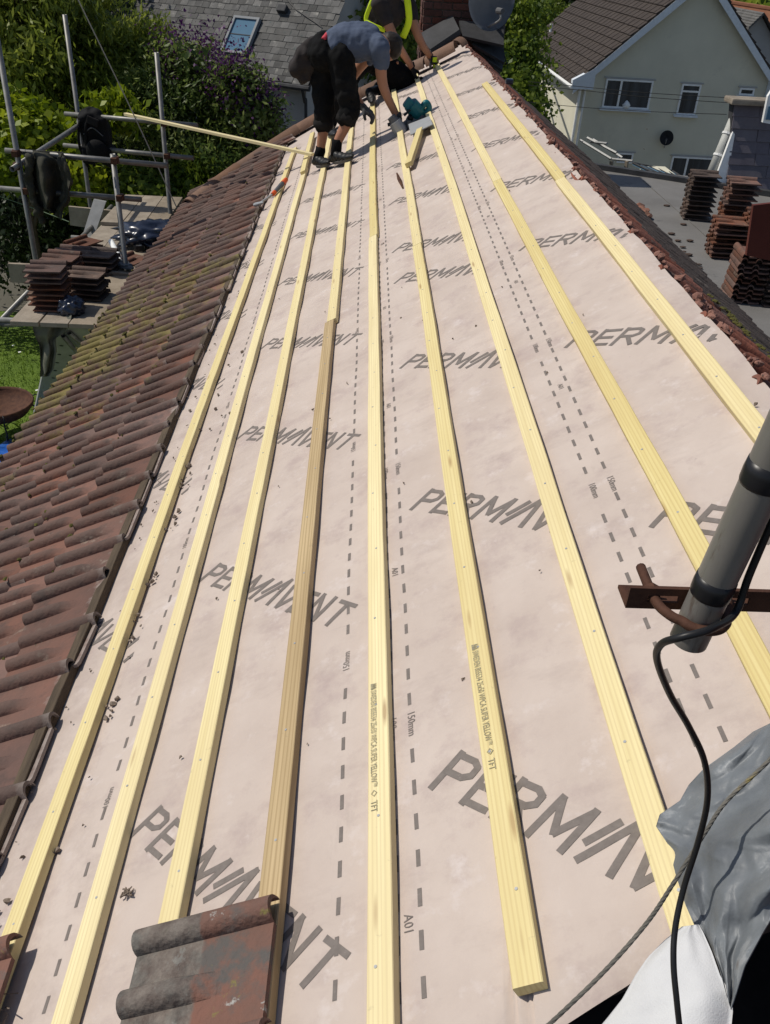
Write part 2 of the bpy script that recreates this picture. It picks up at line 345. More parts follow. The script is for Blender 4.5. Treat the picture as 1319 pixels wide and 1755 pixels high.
MT['skin'] = mat('skin', (.42, .21, .13), .55, (.36, .165, .10), 6)
MT['hair'] = plain('dark_hair', (.018, .013, .010), .6)
MT['shirt'] = mat('blue_grey_shirt', (.060, .078, .125), .9, (.082, .104, .158), 7, bump=.010, bscale=13)
MT['trouser'] = mat('black_trousers', (.007, .007, .0075), .95, (.013, .013, .0135), 8, bump=.008, bscale=18, spec=.1)
MT['trouser_grey'] = mat('charcoal_trousers', (.016, .015, .015), .95, (.026, .024, .023), 8, bump=.008, bscale=18, spec=.1)
MT['boot'] = plain('black_shoe', (.012, .012, .013), .5)
MT['sole'] = plain('grey_sole', (.10, .095, .09), .7)
MT['glove'] = mat('grey_glove', (.035, .036, .04), .8, (.11, .11, .115), 40)
MT['darkshirt'] = mat('dark_tee', (.022, .018, .018), .85, (.035, .028, .028), 6, bump=.005, bscale=16)
MT['hivis'] = plain('hi_vis_yellow', (.60, .78, .02), .6)
MT['redband'] = plain('red_waistband', (.50, .05, .07), .7)
MT['teal'] = plain('teal_plastic', (.012, .13, .155), .4)
MT['alloy'] = plain('tool_alloy', (.36, .365, .37), .4, .25)
MT['toolgrey'] = plain('tool_grey', (.10, .10, .105), .5)
MT['orange'] = plain('orange_grip', (.62, .09, .015), .5)
MT['olive'] = mat('olive_cloth', (.036, .035, .026), .95, (.055, .053, .04), 5, bump=.01, bscale=10)
MT['tarp_grey'] = mat('grey_green_sheet', (.12, .118, .092), .8, (.17, .165, .13), 4, bump=.006, bscale=10)
MT['bagblack'] = mat('black_bag', (.006, .006, .007), .8, (.011, .011, .012), 8, bump=.008, bscale=14, spec=.15)
MT['bluesheet'] = mat('dark_blue_plastic', (.010, .014, .03), .28, (.02, .028, .055), 6, spec=.7)
MT['bluetarp'] = mat('blue_tarp', (.02, .10, .42), .35, (.03, .14, .5), 5, bump=.02, bscale=12, spec=.5)
MT['bark'] = mat('bark', (.075, .055, .04), .95, (.12, .09, .065), 6, bump=.01, bscale=20)
MT['alu'] = mat('aluminium', (.27, .27, .265), .55, (.35, .35, .345), 10, metal=.15)
MT['dish'] = plain('grey_dish', (.22, .23, .25), .5)
MT['moss'] = mat('moss', (.055, .052, .014), 1, (.10, .09, .02), 30)
MT['dirt'] = mat('dirt', (.17, .13, .10), 1, (.25, .20, .16), 60)
MT['willow'] = leaf_mat('willow_leaf', (.11, .15, .022), (.22, .27, .035), (.36, .40, .07), 1.2, .5)
MT['maple'] = leaf_mat('maple_leaf', (.13, .19, .010), (.22, .29, .012), (.32, .37, .02), 1.4, .4)
MT['shrub'] = leaf_mat('shrub_leaf', (.065, .11, .026), (.15, .21, .045), (.34, .39, .12), 1.3, .48)
MT['lime'] = leaf_mat('lime_leaf', (.09, .15, .018), (.16, .22, .022), (.23, .29, .03), 1.1, .4)
MT['lilac'] = leaf_mat('lilac_blossom', (.055, .010, .07), (.09, .018, .11), (.15, .05, .17), 2, .3)
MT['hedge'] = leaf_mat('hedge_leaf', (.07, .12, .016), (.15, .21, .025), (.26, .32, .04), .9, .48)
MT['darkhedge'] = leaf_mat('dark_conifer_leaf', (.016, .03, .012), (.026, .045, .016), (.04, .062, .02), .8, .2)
exec_order = []

# ================================================================== THE SETTING
def sm(a, b, x):
    t = max(0, min(1, (x - a) / (b - a))); return t * t * (3 - 2 * t)
def ground_z(x, y):
    return -5.2 - 3.8 * sm(2.0, 7.5, x) + .06 * N2(x * .3, y * .3)
def make_ground():
    xs = list(np.arange(-14, 24, .8)); ys = list(np.arange(-6, 40, .8))
    xs = [-900, -300, -100, -50, -28] + xs + [30, 60, 120, 300, 900]; ys = [-900, -200, -50, -15] + ys + [48, 70, 120, 300, 900]
    v = [(x, y, ground_z(x, y)) for y in ys for x in xs]; nx = len(xs)
    f = [(j * nx + i, j * nx + i + 1, (j + 1) * nx + i + 1, (j + 1) * nx + i) for j in range(len(ys) - 1) for i in range(nx - 1)]
    tag(obj('ground', pydata('ground', v, f), MT['ground'], smooth=True), kind='structure')
make_ground()
def make_lawn():
    xs = list(np.arange(-12, -1.7, .4)); ys = list(np.arange(2, 13.6, .4)); nx = len(xs); v = [(x, y, ground_z(x, y) + .01) for y in ys for x in xs]
    f = [(j * nx + i, j * nx + i + 1, (j + 1) * nx + i + 1, (j + 1) * nx + i) for j in range(len(ys) - 1) for i in range(nx - 1)]
    tag(obj('lawn', pydata('lawn', v, f), MT['grass'], smooth=True), kind='structure')
make_lawn()
def make_grass():
    n = 26000
    x = rng.uniform(-6.6, -2.2, n); y = rng.uniform(5.5, 12.5, n)
    v = []; f = []
    for i in range(n):
        z = ground_z(x[i], y[i]); a = rng.uniform(0, 6.28); h = rng.uniform(.03, .075); w = .008
        dx, dy = math.cos(a) * w, math.sin(a) * w; lx, ly = rng.normal(0, .025, 2)
        k = len(v); v += [(x[i] - dx, y[i] - dy, z - .01), (x[i] + dx, y[i] + dy, z - .01), (x[i] + lx, y[i] + ly, z + h)]; f.append((k, k + 1, k + 2))
    M = leaf_mat('grass_blade', (.075, .14, .012), (.13, .21, .018), (.18, .27, .03), 2.5, .45)
    tag(obj('grass', pydata('grass', v, f), M), kind='stuff')
    dv = []; df = []
    for i in range(60):                                       # daisies in the lawn
        px, py = rng.uniform(-5.4, -3), rng.uniform(7, 12); z = ground_z(px, py) + .07; k = len(dv)
        for q in range(6): dv.append((px + .022 * math.cos(q * 1.047), py + .022 * math.sin(q * 1.047), z + .004 * (q % 2)))
        df.append(tuple(range(k, k + 6)))
    tag(obj('daisy_flowers', pydata('daisy', dv, df), MT['upvc']), kind='stuff')
make_grass()

# ------------------------------------------------------------------ our roof
house = empty('bungalow', (0, 5, -5.2), 'bungalow with half stripped tiled roof, old clay tiles left along the eave', 'house')
RX, RZ = roof(.52, 0).x, roof(.52, 0).z                         # ridge line
BE = math.radians(35.0)
E_END = 11.0
def membrane_wave(v, u):
    a = .0030 * N2(v * 5, u * 3.1) + .0014 * N2(v * 15, u * 8, 3) + .0018 * math.sin(u * 2 * math.pi / .6)
    # rucks at the top edge, where the sheet is folded over the ridge
    k = min(1, max(0, (v - .38) / .10)); a += .022 * k * N2(v * 5 + u * 1.5, u * 3.6, 8) + .006 * k * N2(v * 14 + u * 5, u * 9, 2) - .016 * max(0, v - .45) / .08
    # pulled creases along the lap between second and third sheets
    k = math.exp(-((v + .03) / .05) ** 2); a += .0035 * k * N2(v * 14, u * 3.2, 5)
    if v > -.45 and u < .72: a -= max(0, (.655 + .10 * (v + .42) / .31) - u) * .55       # lip drooping over the open end of the roof
    return a
def sheet(name, v0, v1, u0, u1, h, mt, label, nu=210, nv=26, cut=None):
    vs = []; fs = []
    for j in range(nu + 1):
        for i in range(nv + 1):
            v = v0 + (v1 - v0) * i / nv; ua = cut(v) if cut else u0; u = ua + (u1 - ua) * j / nu
            vs.append((v, u, h + membrane_wave(v, u)))
    w = nv + 1
    fs = [(j * w + i, j * w + i + 1, (j + 1) * w + i + 1, (j + 1) * w + i) for j in range(nu) for i in range(nv)]
    o = obj(name, pydata(name, vs, fs), mt, mw=ROOF, smooth=True)
    return tag(o, label, 'roofing membrane', 'breather membrane sheets on the stripped roof')
def near_edge(v): return .30 if v < -.43 else .30 + (.622 + .10 * (v + .42) / .31 - .30) * sm(-.43, -.37, v)
SHEET_H = {0: -.0015, 1: .0, 2: .0022, 3: .0044}
mem0 = sheet('roof_membrane', -2.05, -1.36, .3, 10.9, SHEET_H[0], MT['membrane'], 'lowest pink breather membrane strip beside the old tiles, strewn with dirt', nv=14)
mem1 = sheet('roof_membrane', -1.47, -.595, .3, 10.9, SHEET_H[1], MT['membrane'], 'pink membrane strip left of centre carrying the full lettering between battens')
mem2 = sheet('roof_membrane', -.667, .03, .3, 10.95, SHEET_H[2], MT['membrane'], 'pink membrane strip right of the central batten with large foreground lettering', cut=near_edge)
mem3 = sheet('roof_membrane', -.08, .522, .3, 11.0, SHEET_H[3], MT['membrane'], 'topmost pink membrane strip folded over the ridge', cut=lambda v: .74 + .1 * v)
# lettering -----------------------------------------------------------------
GL = {'P': ([[(0, 0), (0, 1)], [(0, .92), (.36, .92), (.50, .82), (.50, .60), (.36, .48), (0, .48)]], .74),
      'E': ([[(0, 0), (0, 1)], [(0, .92), (.50, .92)], [(0, .5), (.44, .5)], [(0, .08), (.50, .08)]], .68),
      'R': ([[(0, 0), (0, 1)], [(0, .92), (.36, .92), (.50, .82), (.50, .62), (.36, .50), (0, .50)], [(.24, .48), (.56, 0)]], .74),
      'M': ([[(0, 0), (.08, 1)], [(.08, .97), (.36, .25), (.70, .97)], [(.70, 1), (.66, 0)]], .88),
      'A': ([[(.0, .36), (.26, .98)], [(.08, 0), (.55, 1.18)], [(.54, 1.18), (.66, 0)]], .86),
      'V': ([[(0, 1), (.20, .02)], [(.20, .02), (.62, 1)]], .70),
      'N': ([[(0, 0), (0, 1)], [(0, .95), (.48, .05)], [(.48, 0), (.48, 1)]], .74),
      'T': ([[(0, .92), (.60, .92)], [(.30, 0), (.30, .92)]], .62)}
def word_mesh(place, H=.092, sx=1.17, wdt=.155, shear=.12, text='PERMAVENT', keep=None):
    """stroke lettering; place(x, y) -> (v, u)"""
    vs = []; fs = []; x0 = 0; lay = 0
    for ch in text:
        st, adv = GL[ch]
        for pl in st:
            lay += 1
            for (a, b) in zip(pl[:-1], pl[1:]):
                A = np.array([(a[0] + shear * a[1]) * sx + x0 * sx, a[1]]) * H; B = np.array([(b[0] + shear * b[1]) * sx + x0 * sx, b[1]]) * H
                d = B - A; ln = np.hypot(*d)
                if ln < 1e-6: continue
                d /= ln; nn = np.array([-d[1], d[0]]) * wdt * H * .5; A = A - d * wdt * H * .2; B = B + d * wdt * H * .2
                k = max(1, int(ln / .02)); base = len(vs)
                lay += 1
                for s in range(k + 1):
                    c = A + (B - A) * s / k
                    for q in (c + nn, c - nn):
                        v, u = place(*q); vs.append((v, u, lay))
                for s in range(k):
                    q = base + 2 * s; fs.append((q, q + 1, q + 3, q + 2))
        x0 += adv
    return vs, fs
def put_word(parent, h, v0, u0, text='PERMAVENT', vmax=9, vmin=-9, sc=1.):
    ca, sa = math.cos(math.radians(43.3)), math.sin(math.radians(43.3))
    pl = lambda x, y: (v0 + x * ca + y * sa, u0 - x * sa + y * ca)
    x0 = 0.
    for c_ in text:
        vs, fs = word_mesh(lambda x, y: pl(x + x0, y), text=c_, H=.092 * min(sc, 1.08), sx=1.17 * sc / min(sc, 1.08))
        x0 += GL[c_][1] * 1.17 * .092 * sc
        vs = [(v, u, h + membrane_wave(v, u) + .0009 + l * .00006) for v, u, l in vs]
        fs = [f for f in fs if all(vmin < vs[i][0] < vmax for i in f)]
        if fs: obj('printed_letter', pydata('printed_letter', vs, fs), MT['print'], parent, mw=ROOF)
K = .967
for i in range(10):
    put_word(mem1, SHEET_H[1], -1.285, 1.275 + i * K)
    put_word(mem0, SHEET_H[0], -1.995, 2.43 + i * K, vmax=-1.375)
    put_word(mem2, SHEET_H[2], -.520, 1.14 + (i if i < 4 else i - .45) * (1.02 if i < 4 else 1.005), vmax=-.085, sc=1.06)
for i in range(9): put_word(mem3, SHEET_H[3], .09, 1.675 + i * 1.085, vmax=.515, sc=1.18)
_txt = {}
def text_mesh(s, size):
    if s not in _txt:
        cu = bpy.data.curves.new('t', 'FONT'); cu.body = s; cu.size = 1; cu.resolution_u = 2
        o = bpy.data.objects.new('t', cu); C.objects.link(o); bpy.context.view_layer.update()
        me = bpy.data.meshes.new_from_object(o.evaluated_get(bpy.context.evaluated_depsgraph_get()))
        vs = np.array([v.co[:] for v in me.vertices]); fs = [tuple(p.vertices) for p in me.polygons]
        bpy.data.objects.remove(o); bpy.data.curves.remove(cu); bpy.data.meshes.remove(me); _txt[s] = (vs, fs)
    v, f = _txt[s]; return v * size, f
def put_text(parent, s, size, v0, u0, h, direction=-1, name='printed_text', squash=1.0, extra=None, mt='print', wave=True):
    """small print running along the roof; direction -1 reads towards the camera, +1 away"""
    v, f = text_mesh(s, size)
    out = []
    for p in v:
        vv, uu = v0 + p[1] * -direction, u0 + p[0] * squash * direction
        out.append((vv, uu, h + (membrane_wave(vv, uu) if wave else 0) + .0012))
    tag(obj(name, pydata(name, out, f), MT[mt], parent, mw=ROOF), kind='stuff')
    return v[:, 0].max() * squash
def dashes(parent, v0, u0, u1, h, phase=0., skip=(), ds=.0785, ln=.036, wd=.0085):
    vs = []; fs = []; i = 0; u = u0 + phase
    while u < u1:
        if not any(a < u < b for a, b in skip):
            k = len(vs)
            for (a, b) in ((-wd / 2, -ln / 2), (wd / 2, -ln / 2), (wd / 2, 0), (wd / 2, ln / 2), (-wd / 2, ln / 2), (-wd / 2, 0)):
                vs.append((v0 + a, u + b, h + membrane_wave(v0 + a, u + b) + .0009))
            fs += [(k, k + 1, k + 2, k + 5), (k + 5, k + 2, k + 3, k + 4)]
        u += ds
    tag(obj('dashed_line', pydata('dashed_line', vs, fs), MT['print'], parent, mw=ROOF), kind='stuff')
g150 = lambda u: (u - .05, u + .06)
T15 = [1.315 + i * 1.1 for i in range(9)]
dashes(mem2, -.556, .343, 10.8, SHEET_H[2], ds=.0812, skip=[g150(u) for u in T15])
dashes(mem2, -.601, .343, 10.8, SHEET_H[2], ds=.0812, skip=[g150(u) for u in T15])
for u in T15:
    put_text(mem2, '150mm', .026, -.562, u + .045, SHEET_H[2], -1, squash=.9)
    put_text(mem2, '100mm', .026, -.607, u + .045, SHEET_H[2], -1, squash=.9)
for i in range(9): put_text(mem2, 'A01', .026, -.588, .885 + i * 1.02, SHEET_H[2], -1, squash=.9)
dashes(mem1, -.7235, .392, 10.8, SHEET_H[1], skip=[g150(1.61 + i * 1.1) for i in range(9)])
for i in range(9): put_text(mem1, '150mm', .026, -.716, 1.57 + i * 1.1, SHEET_H[1], 1, squash=.9)
dashes(mem1, -1.393, .38, 10.8, SHEET_H[1], ds=.0765, skip=[g150(1.43 + i * 1.1) for i in range(9)])
for i in range(9): put_text(mem1, '100mm', .024, -1.386, 1.39 + i * 1.1, SHEET_H[1], 1, squash=.9)
T3 = [1.89 + i * .95 for i in range(9)]
for v0, s in ((-.004, '100mm'), (.046, '150mm')):
    dashes(mem3, v0, .74 + .0, 10.8, SHEET_H[3], phase=.01 if v0 < 0 else .0, skip=[g150(u) for u in T3])
    for u in T3: put_text(mem3, s, .026, v0 - .006, u + .045, SHEET_H[3], -1, squash=.9)
for i in range(7): put_text(mem3, 'A01', .024, .016, 2.52 + i * 1.02, SHEET_H[3], -1, squash=.9)

# deck under the sheets, right slope, walls ----------------------------------
def slab(name, quad, th, nrm, mt, parent):
    bm = bmesh.new(); hexa(bm, [Vector(q) - nrm * th for q in quad] + [Vector(q) for q in quad]); bmesh.ops.recalc_face_normals(bm, faces=bm.faces[:])
    return obj(name, bm, mt, parent)
NR = Vector((math.sin(BE), 0, math.cos(BE))); VR = Vector((math.cos(BE), 0, -math.sin(BE)))
def rroof(d, u, h=0.): return Vector((RX, u, RZ)) + VR * d + NR * h
slab('roof_deck', [roof(-2.93, -1.5, -.02), roof(-.50, -1.5, -.02), roof(-.50, 10.9, -.02), roof(-2.93, 10.9, -.02)], .03, ND, MT['deck'], house)
slab('roof_deck', [roof(-.495, .66, -.024), roof(.50, .80, -.024), roof(.50, 10.9, -.02), roof(-.495, 10.9, -.02)], .03, ND, MT['deck'], house)
RL = 1.95
slab('roof_deck', [rroof(.02, .9, -.05), rroof(RL, .9, -.05), rroof(RL, 10.9, -.05), rroof(.02, 10.9, -.05)], .03, NR, MT['deck'], house)
ez = roof(-2.9, 0).z; rz2 = rroof(RL, 0).z; rx2 = rroof(RL, 0).x
bm = bmesh.new()
for (x0, x1, y0, y1, z0, z1) in ((-1.78, -1.55, -1.4, 10.8, -5.3, ez - .12), (rx2 - .35, rx2 - .12, -1.4, 10.8, -9.2, rz2 - .12)):
    box(bm, ((x0 + x1) / 2, (y0 + y1) / 2, (z0 + z1) / 2), (x1 - x0, y1 - y0, z1 - z0))
def gable(bm, y, t=.2):
    P = [(-1.54, ez - .15), (rx2 - .36, rz2 - .15), (rx2 - .36, -9.), (-1.54, -9.)]
    prof = [(-1.54, ez - .1), (RX, RZ - .16), (rx2 - .36, rz2 - .1), (rx2 - .36, -9.), (-1.54, -9.)]
    a = [bm.verts.new((x, y, z)) for x, z in prof]; b = [bm.verts.new((x, y + t, z)) for x, z in prof]
    bm.faces.new(a); bm.faces.new(b[::-1])
    for i in range(5): bm.faces.new((a[i], b[i], b[(i + 1) % 5], a[(i + 1) % 5]))
gable(bm, 10.55); gable(bm, -1.35)
bmesh.ops.recalc_face_normals(bm, faces=bm.faces[:]); obj('wall', bm, MT['render_grey'], house)
obj('attic_floor', bbox_bm((.5, 4.6, -2.75), (3.9, 11.7, .08)), MT['deck'], house)  # coloured dark so the open roof end reads as a shadowed void
# gutter along the eave
obj('gutter', tube_bm([roof(-3.0, -1.4, -.06), roof(-3.0, 10.8, -.06)], .05, 8), MT['black'], house)

# clay tiles ------------------------------------------------------------------
TW, TL = .232, .30
def tile_mesh(name, L=TL, W=TW + .024, nx=9, ny=26, seed=0):
    """one double roll clay tile: x from lower end (0) to head (L), y across, z up. full roll on the far edge, tapered half roll in the middle"""
    def z(x, y):
        e = 0.
        d = (y - (W - .027)) / .0255
        if abs(d) < 1: e = max(e, .030 * math.sqrt(max(0, 1 - d * d)))
        t = 1 - sm(.45, .66, x / L); d = (y - .112) / (.0255 * (.30 + .70 * t))
        if abs(d) < 1: e = max(e, .028 * t * math.sqrt(1 - d * d))
        e += .006 * (1 - sm(0, .02, y))          # little upstand on the near edge
        return e + .0012 * N2(x * 20, y * 20, seed)
    ys = sorted([0, .008, .02, .05, .08, .15, .175] + [.112 + .0258 * math.sin(q) for q in np.linspace(-1.57, 1.57, 11)] + [W - .027 + .0258 * math.sin(q) for q in np.linspace(-1.57, 1.57, 11)] + [W]); ny = len(ys)
    xs = np.linspace(0, L, nx)
    v = []; f = []
    for x in xs:
        for y in ys: v.append((x, y, z(x, y)))
    o = len(v); th = .012
    for x in xs:
        for y in ys: v.append((x, y, z(x, y) - th))
    w = ny
    for i in range(nx - 1):
        for j in range(ny - 1):
            a = i * w + j; f.append((a, a + w, a + w + 1, a + 1)); f.append((o + a, o + a + 1, o + a + w + 1, o + a + w))
    for j in range(ny - 1):
        f.append((j, j + 1, o + j + 1, o + j)); a = (nx - 1) * w + j; f.append((a + 1, a, o + a, o + a + 1))
    for i in range(nx - 1):
        a = i * w; f.append((a + w, a, o + a, o + a + w)); a = i * w + w - 1; f.append((a, a + w, o + a + w, o + a))
    me = pydata(name, v, f)
    me.materials.append(MT['tile']); me.polygons.foreach_set('use_smooth', [True] * len(me.polygons))
    me.set_sharp_from_angle(angle=math.radians(50)); return me
TILE = tile_mesh('tile')
def tile_with(mt, name):
    me = TILE.copy(); me.materials.clear(); me.materials.append(mt); me.name = name; return me
TILE_RED, TILE_DARK, TILE_STACK, TILE_LOOSE = [tile_with(MT[k], k) for k in ('tile_red', 'tile_dark', 'tile_stack', 'tile_loose')]
def place_tile(me, M, parent=None, name='tile', scale=None):
    o = bpy.data.objects.new(name, me); C.objects.link(o)
    if parent: o.parent = parent; o.matrix_parent_inverse = PW(parent).inverted()
    o.matrix_basis = M; return o
G = .235; TILT = math.radians(4.4)
for c in range(5):
    v0 = -1.985 - c * G
    for k in range(44):
        u = .62 - TW + k * TW + rng.normal(0, .0025)
        if u > 10.15: continue
        M = ROOF @ Matrix.Translation((v0 + rng.normal(0, .0075), u, .047 + rng.normal(0, .0022))) @ Matrix.Rotation(rng.normal(0, .016), 4, 'Z') @ Matrix.Rotation(TILT + rng.normal(0, .008), 4, 'Y') @ Matrix.Rotation(rng.normal(0, .016), 4, 'X')
        place_tile(TILE, M, house)
bm = bmesh.new()
for k in range(420):                                            # moss cushions and grit lodged in the joints
    c = rng.integers(0, 5); v = -1.985 - c * G + rng.uniform(-.004, .018); u = rng.normal(5.6, 1.1) if k % 3 else rng.uniform(.9, 9.5)
    if k % 3 and c < 2 and rng.random() < .6: continue
    ph = ((u - .62 + TW) % TW); hh = .058 + (.018 if .09 < ph < .135 or ph > .2 else 0)
    bmesh.ops.create_icosphere(bm, subdivisions=1, radius=rng.uniform(.004, .013), matrix=Matrix.Translation(roof(v, u, hh)) @ Matrix.Diagonal((1, 1.5, .6, 1)))
for v in bm.verts: v.co += Vector(rng.normal(0, .0012, 3))
tag(obj('moss', bm, MT['moss'], house), kind='stuff')
# half-raised odd tile at the far end, where the tiles stop
for (v0, u, rz_) in ((-1.85, 10.25, .25), (-2.1, 10.3, -.1)):
    place_tile(TILE, ROOF @ Matrix.Translation((v0, u, .06)) @ Matrix.Rotation(rz_, 4, 'Z') @ Matrix.Rotation(TILT, 4, 'Y'), house)
# right slope: top course singly, the rest joined
FLIP = Matrix(((VR.x, 0, NR.x, 0), (VR.y, 1, NR.y, 0), (VR.z, 0, NR.z, 0), (0, 0, 0, 1)))
def rtile(d, u, h, tl=TILT):
    """tile whose head is at d along the right slope, lower end further down"""
    return Matrix.Translation(rroof(d + TL, u, h)) @ FLIP @ Matrix.Rotation(math.pi, 4, 'Z') @ Matrix.Rotation(tl, 4, 'Y')
for k in range(44):
    place_tile(TILE_RED, rtile(.006 + rng.normal(0, .005), .98 + TW + k * TW + rng.normal(0, .003), -.006 + rng.normal(0, .002)), house)
bmv = []; bmf = []
tv = np.array([v.co[:] for v in TILE.vertices]); tf = [tuple(p.vertices) for p in TILE.polygons]
for c in range(1, 8):
    for k in range(43):
        M = np.array(rtile(.006 + c * G + rng.normal(0, .006), .98 + TW + k * TW + rng.normal(0, .004), -.016 + rng.normal(0, .003)))
        if c > 1 and rng.random() < .004: continue
        o_ = len(bmv); bmv += list((tv @ M[:3, :3].T + M[:3, 3])); bmf += [tuple(i + o_ for i in q) for q in tf]
me = pydata('weathered_tiles', bmv, bmf); me.polygons.foreach_set('use_smooth', [True] * len(me.polygons)); me.set_sharp_from_angle(angle=math.radians(50))
tag(obj('weathered_tiles', me, MT['tile_dark'], house), kind='stuff')
# broken mortar still stuck between the tile heads on the ridge
bm = bmesh.new()
for k in range(44):
    u = .98 + TW + k * TW + .106
    for q in range(6):
        p = rroof(.012 + abs(rng.normal(0, .02)), u + rng.normal(0, .016), .004 + rng.normal(0, .005)); rr = rng.uniform(.006, .016)
        bmesh.ops.create_icosphere(bm, subdivisions=1, radius=rr, matrix=Matrix.Translation(p) @ Matrix.Rotation(rng.uniform(0, 3), 4, Vector(rng.normal(size=3)).normalized()) @ Matrix.Diagonal((1.1, 1.5, .8, 1)))
    u = .98 + TW + k * TW + TW - .012
    for q in range(3):
        p = rroof(.012, u + rng.normal(0, .012), .006 + rng.normal(0, .004)); rr = rng.uniform(.006, .012)
        bmesh.ops.create_icosphere(bm, subdivisions=1, radius=rr, matrix=Matrix.Translation(p) @ Matrix.Diagonal((1.1, 1.3, .8, 1)))
for v in bm.verts: v.co += Vector(rng.normal(0, .0015, 3))
tag(obj('mortar', bm, MT['mortar'], house), kind='stuff')
bm = bmesh.new()
for k in range(60):
    u = rng.uniform(2.55, 3.2); p = rroof(rng.uniform(.25, .42), u, .028); 
    bmesh.ops.create_icosphere(bm, subdivisions=1, radius=rng.uniform(.005, .012), matrix=Matrix.Translation(p) @ Matrix.Diagonal((1, 1.4, .4, 1)))
tag(obj('moss', bm, MT['moss'], house), kind='stuff')
# the old batten carrying the top course still in place
def batten_mesh(name, L, w=.05, t=.025, n=None, seed=0, wob=.0024, x0=0):
    n = n or max(4, int(L / .12)); vs = []; fs = []
    c = .0018
    prof = [(0, 0), (w, 0), (w, t - c), (w - c, t), (c, t), (0, t - c)]
    for j in range(n + 1):
        y = L * j / n; dx = wob * 3.0 * N2(y * .55, seed * 3.7) + wob * .6 * N2(y * 3, seed, 3); dz = wob * .7 * abs(N2(y * .8, seed, 9)); 
        for k, (px_, pz) in enumerate(prof):
            r = .0006 * N2(y * 30, k * 5.1, seed)
            vs.append((px_ + dx + r, y, pz + dz + (r if pz > 0 else -dz)))
    m_ = len(prof)
    for j in range(n):
        for k in range(m_): fs.append((j * m_ + k, j * m_ + (k + 1) % m_, (j + 1) * m_ + (k + 1) % m_, (j + 1) * m_ + k))
    fs.append(tuple(range(m_))[::-1] if False else tuple(range(m_))); fs.append(tuple((n * m_ + k) for k in range(m_))[::-1])
    bm = bmesh.new(); me = pydata(name, vs, fs); bm.from_mesh(me); bmesh.ops.recalc_face_normals(bm, faces=bm.faces[:]); bm.to_mesh(me); bm.free(); return me
obj('old_batten', batten_mesh('old_batten', 10.0, .04, .03, seed=31, wob=.003), MT['oldwood'], house, mw=ROOF @ Matrix.Translation((-1.730, .3, .002)))
for k, v0 in enumerate((-1.955, -2.19, -2.425, -2.66)):
    obj('old_batten', batten_mesh('old_batten', 10.0, .045, .03, seed=32 + k), MT['oldwood'], house, mw=ROOF @ Matrix.Translation((v0, .3, .002)))

# far verge: row of brown ridge tiles on the end of the roof -------------------
va = [roof_px(322, 352, .03), roof_px(384, 306, .03), roof_px(450, 262, .03), roof_px(536, 208, .05), roof_px(640, 152, .06), roof_px(716, 116, .06), roof_px(758, 98, .07), roof_px(790, 76, .08)]
def half_round(a, b, r, name, parent, mt, lift=0.0, n=9, t=.014, wide=1.25):
    d = (b - a).normalized(); side = d.cross(ND).normalized(); vs = []; fs = []
    for p in (a, a + (b - a) * .5, b):
        for rr in (r, r - t):
            for k in range(n + 1):
                q = math.pi * k / n; vs.append(p + side * (math.cos(q) * rr * wide) + ND * (math.sin(q) * rr + lift))
    m_ = (n + 1); 
    for s in range(2):
        o0, i0, o1, i1 = s * 2 * m_, s * 2 * m_ + m_, (s + 1) * 2 * m_, (s + 1) * 2 * m_ + m_
        for k in range(n):
            fs.append((o0 + k, o0 + k + 1, o1 + k + 1, o1 + k)); fs.append((i0 + k + 1, i0 + k, i1 + k, i1 + k + 1))
        for k in (0, n): fs.append((o0 + k, o1 + k, i1 + k, i0 + k))
    for s in (0, 4 * m_):
        for k in range(n): fs.append((s + k, s + k + 1, s + m_ + k + 1, s + m_ + k))
    bm = bmesh.new(); me = pydata(name, vs, fs); bm.from_mesh(me); bmesh.ops.recalc_face_normals(bm, faces=bm.faces[:]); bm.to_mesh(me); bm.free()
    me.polygons.foreach_set('use_smooth', [True] * len(me.polygons)); me.set_sharp_from_angle(angle=math.radians(45))
    return obj(name, me, mt, parent)
path = bez(va, 12); L_ = [0]
for a, b in zip(path[:-1], path[1:]): L_.append(L_[-1] + (b - a).length)
def along(s):
    for i in range(len(path) - 1):
        if L_[i + 1] >= s: return path[i].lerp(path[i + 1], (s - L_[i]) / max(1e-6, L_[i + 1] - L_[i]))
    return path[-1]
s = 0; k = 0
while s + .05 < L_[-1]:
    e = min(s + .44, L_[-1])
    half_round(along(s) - ND * .015, along(e) - ND * .015, .088 + .004 * (k % 2), 'ridge_tile', house, MT['verge'], lift=rng.normal(0, .004)); s += .43; k += 1

# ================================================================== BATTENS
BG = 'timber battens nailed across the membrane'
def batten(v, u0, u1, label, h=.0052, mt='batten', w=.05, rot=0., seed=0, sag=0.0, group=BG, cat='batten'):
    o = obj('timber_batten', batten_mesh('timber_batten', u1 - u0, w, .025, seed=seed), MT[mt], mw=ROOF @ Matrix.Translation((v, u0, h)) @ Matrix.Rotation(rot, 4, 'Z'))
    # nail heads pressed into the face
    bm = bmesh.new(); y = .16
    while y < u1 - u0:
        bmesh.ops.create_cone(bm, cap_ends=True, segments=8, radius1=.0034, radius2=.003, depth=.0012, matrix=Matrix.Translation((w / 2 + .006 * math.sin(y * 9), y, .0256)))
        y += .30 if y < 3.2 else .6
    k = obj('nail_head', bm, MT['alloy'], o, mw=Matrix.Identity(4)); k.matrix_parent_inverse = Matrix.Identity(4); k['kind'] = 'stuff'
    return tag(o, label, cat, group)
b1 = batten(-1.562, .35, 9.75, 'leftmost yellow batten, clods of dirt against it, nearest the old tiles', seed=1)
b2 = batten(-1.337, .35, 8.30, 'second yellow batten from the old tiles, beside a dashed printed line', seed=2)
b2b = batten(-1.325, 8.05, 9.95, 'short yellow batten length lapped on the second batten beyond the bent worker', h=.031, seed=3, rot=.012)
